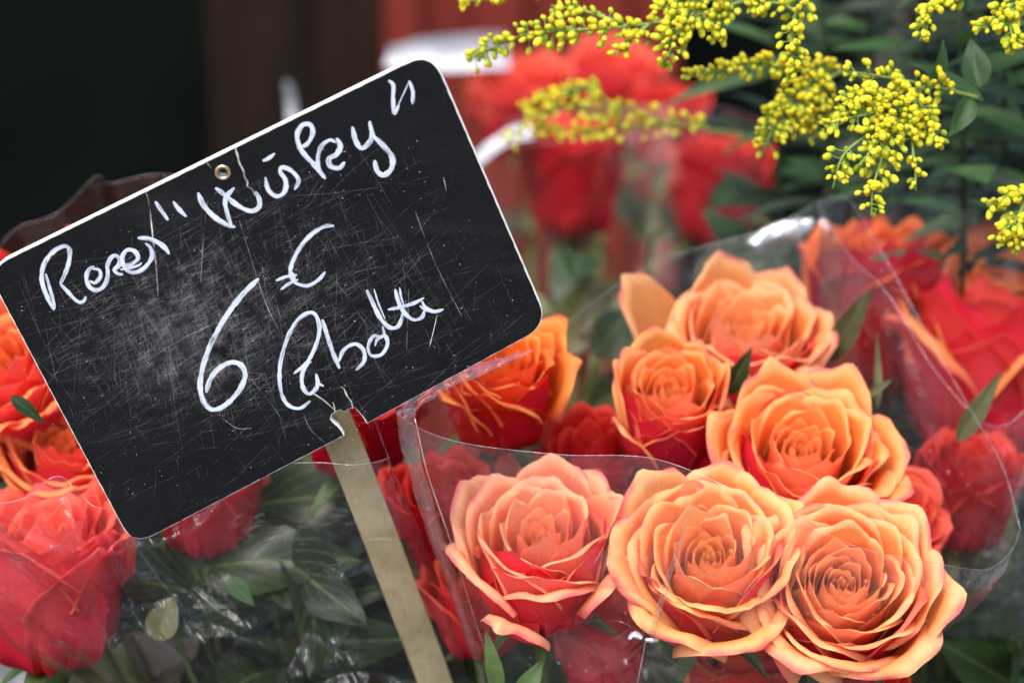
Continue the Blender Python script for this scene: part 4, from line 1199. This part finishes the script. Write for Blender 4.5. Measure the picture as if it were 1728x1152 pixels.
# wear: fine hairline scratches, densest in the rubbed middle of the board
def inside(q):
    ax_, ay_ = (q - BLc) @ nrm(BRc - BLc), (q - BLc) @ nrm(TLc - BLc)
    return 0.003 < ax_ < np.linalg.norm(BRc - BLc) - 0.003 and 0.006 < ay_ < np.linalg.norm(TLc - BLc) - 0.003
mb = MB()
r = np.random.default_rng(99)
made = 0
mains = [s2(800, 330) - s2(300, 560), s2(430, 700) - s2(330, 380), s2(520, 420) - s2(300, 600), s2(250, 720) - s2(130, 520)]
while made < 4200:
    c = r.random()
    if c < 0.5: q = s2(r.normal(310, 95), r.normal(565, 62))
    elif c < 0.8: q = s2(r.normal(470, 150), r.normal(500, 100))
    else: q = s2(r.uniform(20, 900), r.uniform(120, 880))
    if not inside(q): continue
    m = mains[r.choice(4, p=(0.38, 0.26, 0.22, 0.14))]
    a = math.atan2(m[1], m[0]) + r.normal(0, 0.22)
    L = abs(r.normal(0, 0.005)) + 0.0008 if r.random() < 0.8 else r.uniform(0.012, 0.04)
    d_ = np.array((math.cos(a), math.sin(a)))
    bend = r.normal(0, 0.018) * L
    nrm_ = np.array((-d_[1], d_[0]))
    p = [q - d_ * L / 2, q + nrm_ * bend, q + d_ * L / 2]
    if not (inside(p[0]) and inside(p[2])): continue
    wd = r.uniform(0.00003, 0.00009)
    v, f, _ = stroke_vf(p, wd, 0.000022 + 0.00003 * r.random(), (0.2, 0.2), 6, made)
    mb.add([x for x in v[:6]] + [x for x in v[-6:]], [(i, i + 6, i + 7, i + 1) for i in range(5)])
    made += 1
tag(wpart('scratches', mb.v, mb.f, M_SCR, sign, False), kind='stuff')
mb = MB()
for k in range(420):                                          # nicks and specks
    q = s2(r.uniform(10, 900), r.uniform(110, 890))
    if not inside(q): continue
    d_ = r.normal(0, 1, 2); d_ /= np.linalg.norm(d_); L = r.uniform(0.0001, 0.00045)
    n2_ = np.array((-d_[1], d_[0])) * r.uniform(0.00006, 0.00014)
    mb.add([s3(q - d_ * L, 0.00004), s3(q + n2_, 0.00004), s3(q + d_ * L, 0.00004), s3(q - n2_, 0.00004)], [(0, 1, 2, 3)])
tag(wpart('specks', mb.v, mb.f, M_SCR2, sign, False), kind='stuff')
for pts, w in [([(253, 352), (258, 400), (264, 455), (267, 500)], 2.2), ([(404, 372), (425, 440), (448, 510), (472, 560)], 1.1), ([(700, 355), (735, 445), (780, 535)], 1.0),
               ([(350, 340), (345, 385), (338, 480)], 0.8), ([(738, 530), (731, 560), (725, 584)], 1.4), ([(690, 485), (688, 545), (686, 590)], 1.0),
               ([(523, 660), (545, 674), (563, 690)], 2.6), ([(375, 705), (400, 722), (425, 722)], 1.0), ([(512, 698), (525, 725), (550, 748)], 1.2), ([(748, 298), (752, 315), (753, 322)], 1.4),
               ([(260, 600), (330, 560), (430, 520)], 0.9)]:
    v, f, a = stroke_vf(px_path(pts), w * PXM, 0.0001, (0.2, 0.2))
    wpart('deep_scratch', v, f, M_SCR2 if w > 1.3 else M_SCR3, sign, True)
for pts, w in [([(397, 250), (401, 262), (404, 275), (411, 288), (413, 298), (418, 308), (418, 314), (426, 320), (430, 330)], 3.0), ([(347, 268), (350, 276), (357, 284)], 1.2),
               ([(562, 678), (564, 686), (565, 694)], 2.2), ([(580, 655), (586, 668), (592, 676), (596, 688)], 2.8), ([(575, 652), (582, 657)], 1.8), ([(245, 320), (250, 335), (252, 350)], 0.8)]:
    c = np.array(px_path(pts)) + rng.normal(0, 0.00006, (len(pts), 2))
    v, f, a = stroke_vf(c, w * PXM, 0.00008, (0.5, 0.5), rough=0.35)
    wpart('crack', v, f, M_SCR2, sign, True)

# the stake the sign is fixed to
def strip(path, wdir, w, th, ndir):
    V, F = [], []
    n = len(path)
    for p in path:
        for a, b in ((-1, -1), (1, -1), (1, 1), (-1, 1)):
            V.append(p + wdir * a * w / 2 + ndir * b * th / 2)
    for i in range(n - 1):
        for k in range(4):
            F.append((i * 4 + k, i * 4 + (k + 1) % 4, i * 4 + 4 + (k + 1) % 4, i * 4 + 4 + k))
    F += [(3, 2, 1, 0), tuple(4 * (n - 1) + k for k in range(4))]
    return V, F
top_p = on_sign(535, 640, -TH - 0.0008)
stake_pts = [top_p, on_sign(556, 692, -TH - 0.0009), P(589, 770, 0.846), P(636, 890, 0.868), P(685, 1020, 0.892), P(735, 1152, 0.917), P(850, 1480, 0.965)]
path = catmull(stake_pts, 60)
wd = VC(0.95, 0.30, 0.05)
V, F = strip(path, wd, 0.0125, 0.0016, VC(0.0, -0.25, 0.95))
wpart('stake', V, F, M_STAKE, sign, False)

# ------------------------------------------------------------------ goldenrod
def bud_mesh(name, L, R, green, seed):
    seg = 12
    prof = [(0.0, 0.22), (0.10, 0.62), (0.28, 0.92), (0.50, 1.0), (0.72, 0.90), (0.88, 0.68), (0.97, 0.55), (1.0, 0.42), (0.93, 0.20), (0.90, 0.0)]
    V, C = [], []
    for z, rr in prof:
        for k in range(seg):
            a = 2 * math.pi * k / seg
            q = rr * R * (1 + (0.10 if z > 0.8 else 0.04) * math.cos(a * 5 + seed))
            V.append((q * math.cos(a), q * math.sin(a), z * L))
            t = float(smooth(0.05, 0.7, np.array(z)))
            c = lin(134, 172, 52) * (1 - t) + lin(220, 216, 58) * t
            if green: c = c * 0.5 + lin(196, 206, 60) * 0.5
            if rr < 0.5 and z > 0.85: c = lin(226, 186, 20)
            C.append((*c, 1))
    n = len(prof)
    F = [(i * seg + k, i * seg + (k + 1) % seg, (i + 1) * seg + (k + 1) % seg, (i + 1) * seg + k) for i in range(n - 1) for k in range(seg)]
    return new_mesh(name, V, F, M_BUD, True, {'col_in': C})
BUDS = [bud_mesh('bud', 0.0046, 0.0017, False, 0), bud_mesh('bud', 0.0050, 0.0016, False, 2), bud_mesh('bud', 0.0038, 0.0014, True, 4), bud_mesh('bud', 0.0060, 0.0018, False, 1)]

def sprig(label, branches, seed, group='goldenrod sprays above the roses', leaves=(), scale=1.0, dens=1.0, spread=1.0):
    """branches: list of ([(px, py, d), ...], number of buds, half width in pixels)"""
    r = np.random.default_rng(seed)
    b0 = P(*branches[0][0][0])
    root = empty('goldenrod_sprig', b0)
    tag(root, label, 'goldenrod', group)
    mb = MB()
    for pts, nb, hw in branches:
        path = catmull([P(*q) for q in pts], 40)
        v, f = tube(path, np.linspace(0.0009, 0.00035, 40) * scale, 6)
        mb.add(v, f)
        tan = np.gradient(path, axis=0)
        for k in range(int(nb * dens * 1.6)):
            s = r.uniform(0.12, 1.0) ** 0.85
            i = min(39, int(s * 39))
            t = nrm(tan[i])
            o = r.normal(0, 1, 3)
            o = nrm(o - np.dot(o, t) * t)
            o = nrm(o + 0.25 * UP - 0.35 * FWD + 0.35 * t)
            taper = 1.0 - 0.55 * s
            ln = hw * 0.000225 * taper * r.uniform(0.2, 1.1) * spread
            p0 = path[i]
            droop = np.array((0, 0, -0.12)) * ln
            p1 = p0 + o * ln + droop
            pd = catmull([p0, p0 + o * ln * 0.55 + t * ln * 0.1, p1], 5)
            v, f = tube(pd, 0.00022 * scale, 5)
            mb.add(v, f)
            me = BUDS[r.choice(4, p=(0.4, 0.25, 0.25, 0.10))]
            d_ = nrm(o + 0.45 * t + np.array((0, 0, -0.25)) + r.normal(0, 0.22, 3))
            ob = obj('bud', me, root)
            sc_ = scale * r.uniform(0.50, 0.84) * (1.0 if s < 0.85 else 0.85)
            ob.matrix_local = Matrix.LocRotScale(Vector(p1 - b0 - d_ * 0.0004), Vector(d_).to_track_quat('Z', 'Y'), (sc_, sc_, sc_))
    wpart('stem', mb.v, mb.f, M_GSTEM, root)
    for k, (p0, p1, d0, d1, w) in enumerate(leaves):
        a, b = P(*p0, d0), P(*p1, d1)
        add_leaf(root, a, b - a, VC(r.normal(0, 0.5), 0.5, 0.7), np.linalg.norm(b - a), w, seed * 11 + k, M_GLEAF, 'lance', 0.35, 0.12, 'leaf', 0.0)
    return root

sprig('long goldenrod plume reaching over the blurred coral rose', [
    ([(1290, -10, 0.90), (1180, 25, 0.88), (1060, 45, 0.87), (960, 52, 0.865), (890, 58, 0.87), (830, 82, 0.88), (795, 98, 0.90)], 95, 36),
    ([(1060, 45, 0.87), (990, 20, 0.875), (930, 10, 0.88)], 16, 20), ([(1100, 38, 0.87), (1060, 70, 0.868), (1040, 95, 0.866)], 12, 18)], 301)
sprig('goldenrod tuft hanging beside the long plume', [
    ([(1270, -30, 0.875), (1200, 0, 0.865), (1150, 45, 0.86), (1122, 108, 0.858)], 70, 40), ([(1200, 0, 0.865), (1150, 0, 0.862), (1105, 20, 0.86)], 22, 24), ([(1230, -10, 0.868), (1215, 45, 0.866), (1195, 65, 0.865)], 20, 22)], 303)
sprig('goldenrod strand dangling between two fuller sprays', [
    ([(1370, -20, 0.87), (1345, 20, 0.865), (1335, 70, 0.862), (1344, 130, 0.86)], 44, 30), ([(1345, 20, 0.865), (1310, 5, 0.865), (1265, 12, 0.866)], 18, 22)], 305)
sprig('goldenrod spray with a tip pointing at the crimson roses', [
    ([(1470, 130, 0.94), (1380, 120, 0.925), (1290, 112, 0.91), (1210, 120, 0.90), (1150, 134, 0.895)], 80, 30),
    ([(1420, 120, 0.93), (1370, 150, 0.92), (1320, 190, 0.905), (1290, 248, 0.90)], 75, 44), ([(1400, 125, 0.93), (1385, 180, 0.92), (1375, 225, 0.91)], 40, 40), ([(1380, 120, 0.925), (1350, 170, 0.91), (1340, 220, 0.905)], 30, 36)], 307)
sprig('full goldenrod cluster above the peaked film', [
    ([(1650, 165, 0.875), (1590, 150, 0.868), (1520, 135, 0.86), (1460, 125, 0.855), (1425, 120, 0.853)], 38, 34),
    ([(1560, 145, 0.864), (1490, 185, 0.845), (1430, 200, 0.838), (1390, 212, 0.836)], 48, 36),
    ([(1545, 150, 0.862), (1480, 215, 0.842), (1425, 260, 0.836), (1405, 318, 0.836)], 50, 34),
    ([(1540, 160, 0.862), (1500, 240, 0.840), (1475, 310, 0.834), (1470, 366, 0.834)], 52, 34),
    ([(1545, 160, 0.862), (1540, 240, 0.846), (1545, 290, 0.842), (1545, 322, 0.842)], 24, 22),
    ([(1550, 165, 0.862), (1565, 205, 0.85), (1580, 230, 0.848), (1588, 248, 0.848)], 20, 24),
    ([(1500, 180, 0.85), (1455, 165, 0.842), (1420, 160, 0.84)], 26, 26),
    ([(1500, 200, 0.846), (1480, 240, 0.836), (1450, 280, 0.834)], 26, 30)], 309,
    leaves=[((1660, 170), (1540, 95), 0.878, 0.87, 0.008), ((1570, 145), (1600, 70), 0.868, 0.86, 0.009), ((1640, 165), (1605, 230), 0.874, 0.868, 0.010), ((1650, 150), (1640, 60), 0.878, 0.88, 0.012)])
sprig('goldenrod spray nodding over the narrow green leaves', [
    ([(1790, -30, 0.86), (1720, 0, 0.85), (1680, 35, 0.845), (1640, 45, 0.843)], 44, 34), ([(1720, 0, 0.85), (1705, 40, 0.845), (1715, 80, 0.843)], 24, 26),
    ([(1690, -20, 0.86), (1600, -5, 0.86), (1565, 35, 0.858), (1552, 70, 0.858)], 34, 22), ([(1640, -20, 0.86), (1590, -10, 0.858)], 10, 22)], 311)
sprig('goldenrod strand in front of the large coral rose', [
    ([(1790, 300, 0.865), (1735, 325, 0.855), (1695, 332, 0.85), (1668, 345, 0.848)], 30, 24), ([(1735, 325, 0.855), (1715, 370, 0.848), (1690, 392, 0.846), (1680, 405, 0.845)], 24, 26),
    ([(1740, 340, 0.854), (1720, 390, 0.848), (1705, 420, 0.846)], 20, 24)], 313)
sprig('blurred goldenrod spray over the crimson rose', [
    ([(1260, 230, 1.10), (1150, 210, 1.08), (1040, 185, 1.07), (940, 185, 1.065), (890, 205, 1.065), (855, 245, 1.065)], 60, 30), ([(1040, 185, 1.07), (990, 150, 1.07), (930, 165, 1.07), (880, 185, 1.07)], 40, 26),
    ([(1150, 210, 1.08), (1060, 215, 1.075), (970, 225, 1.07), (900, 220, 1.07)], 36, 26)], 315)
sprig('small goldenrod tips peeping in beside the red door', [
    ([(960, -30, 0.93), (900, -8, 0.92), (830, -2, 0.91), (775, 4, 0.905)], 22, 14)], 317)

# goldenrod foliage behind the sprays
GG = 'goldenrod stalks behind the sprays'
r = np.random.default_rng(5)
for k, (px, d, top) in enumerate([(1380, 1.10, -60), (1460, 1.16, -80), (1540, 1.06, -60), (1610, 1.0, -80), (1680, 1.04, -60), (1740, 0.98, -80), (1640, 1.15, -90), (1300, 1.15, -50)]):
    fx = P(px + 60, 1500, 1.18)
    base = np.array((fx[0], 1.10 + 0.03 * (k % 3), STAND_Z + 0.001))
    root = empty('goldenrod_stalk', base)
    tag(root, 'tall green goldenrod stalk with narrow leaves behind the yellow sprays', 'goldenrod', GG)
    path = catmull([P(px, top, d), P(px + 15, 250, d + 0.02), base], 40)
    v, f = tube(path, np.linspace(0.0013, 0.0026, 40), 7)
    wpart('stem', v, f, M_DSTEM, root)
    for j in range(40):
        i = int(j * 22 / 40)
        a = j * 2.4 + k
        dd = nrm(np.array((math.cos(a), math.sin(a) * 0.8 - 0.2, r.uniform(0.0, 0.8))))
        add_leaf(root, path[i], dd, np.array((0, -0.5, 0.8)) + r.normal(0, 0.3, 3), r.uniform(0.035, 0.06), r.uniform(0.008, 0.013), 700 + k * 30 + j, M_GLEAF if j % 3 == 0 else M_DLEAF, 'lance', 0.3, 0.4, 'leaf', 0)
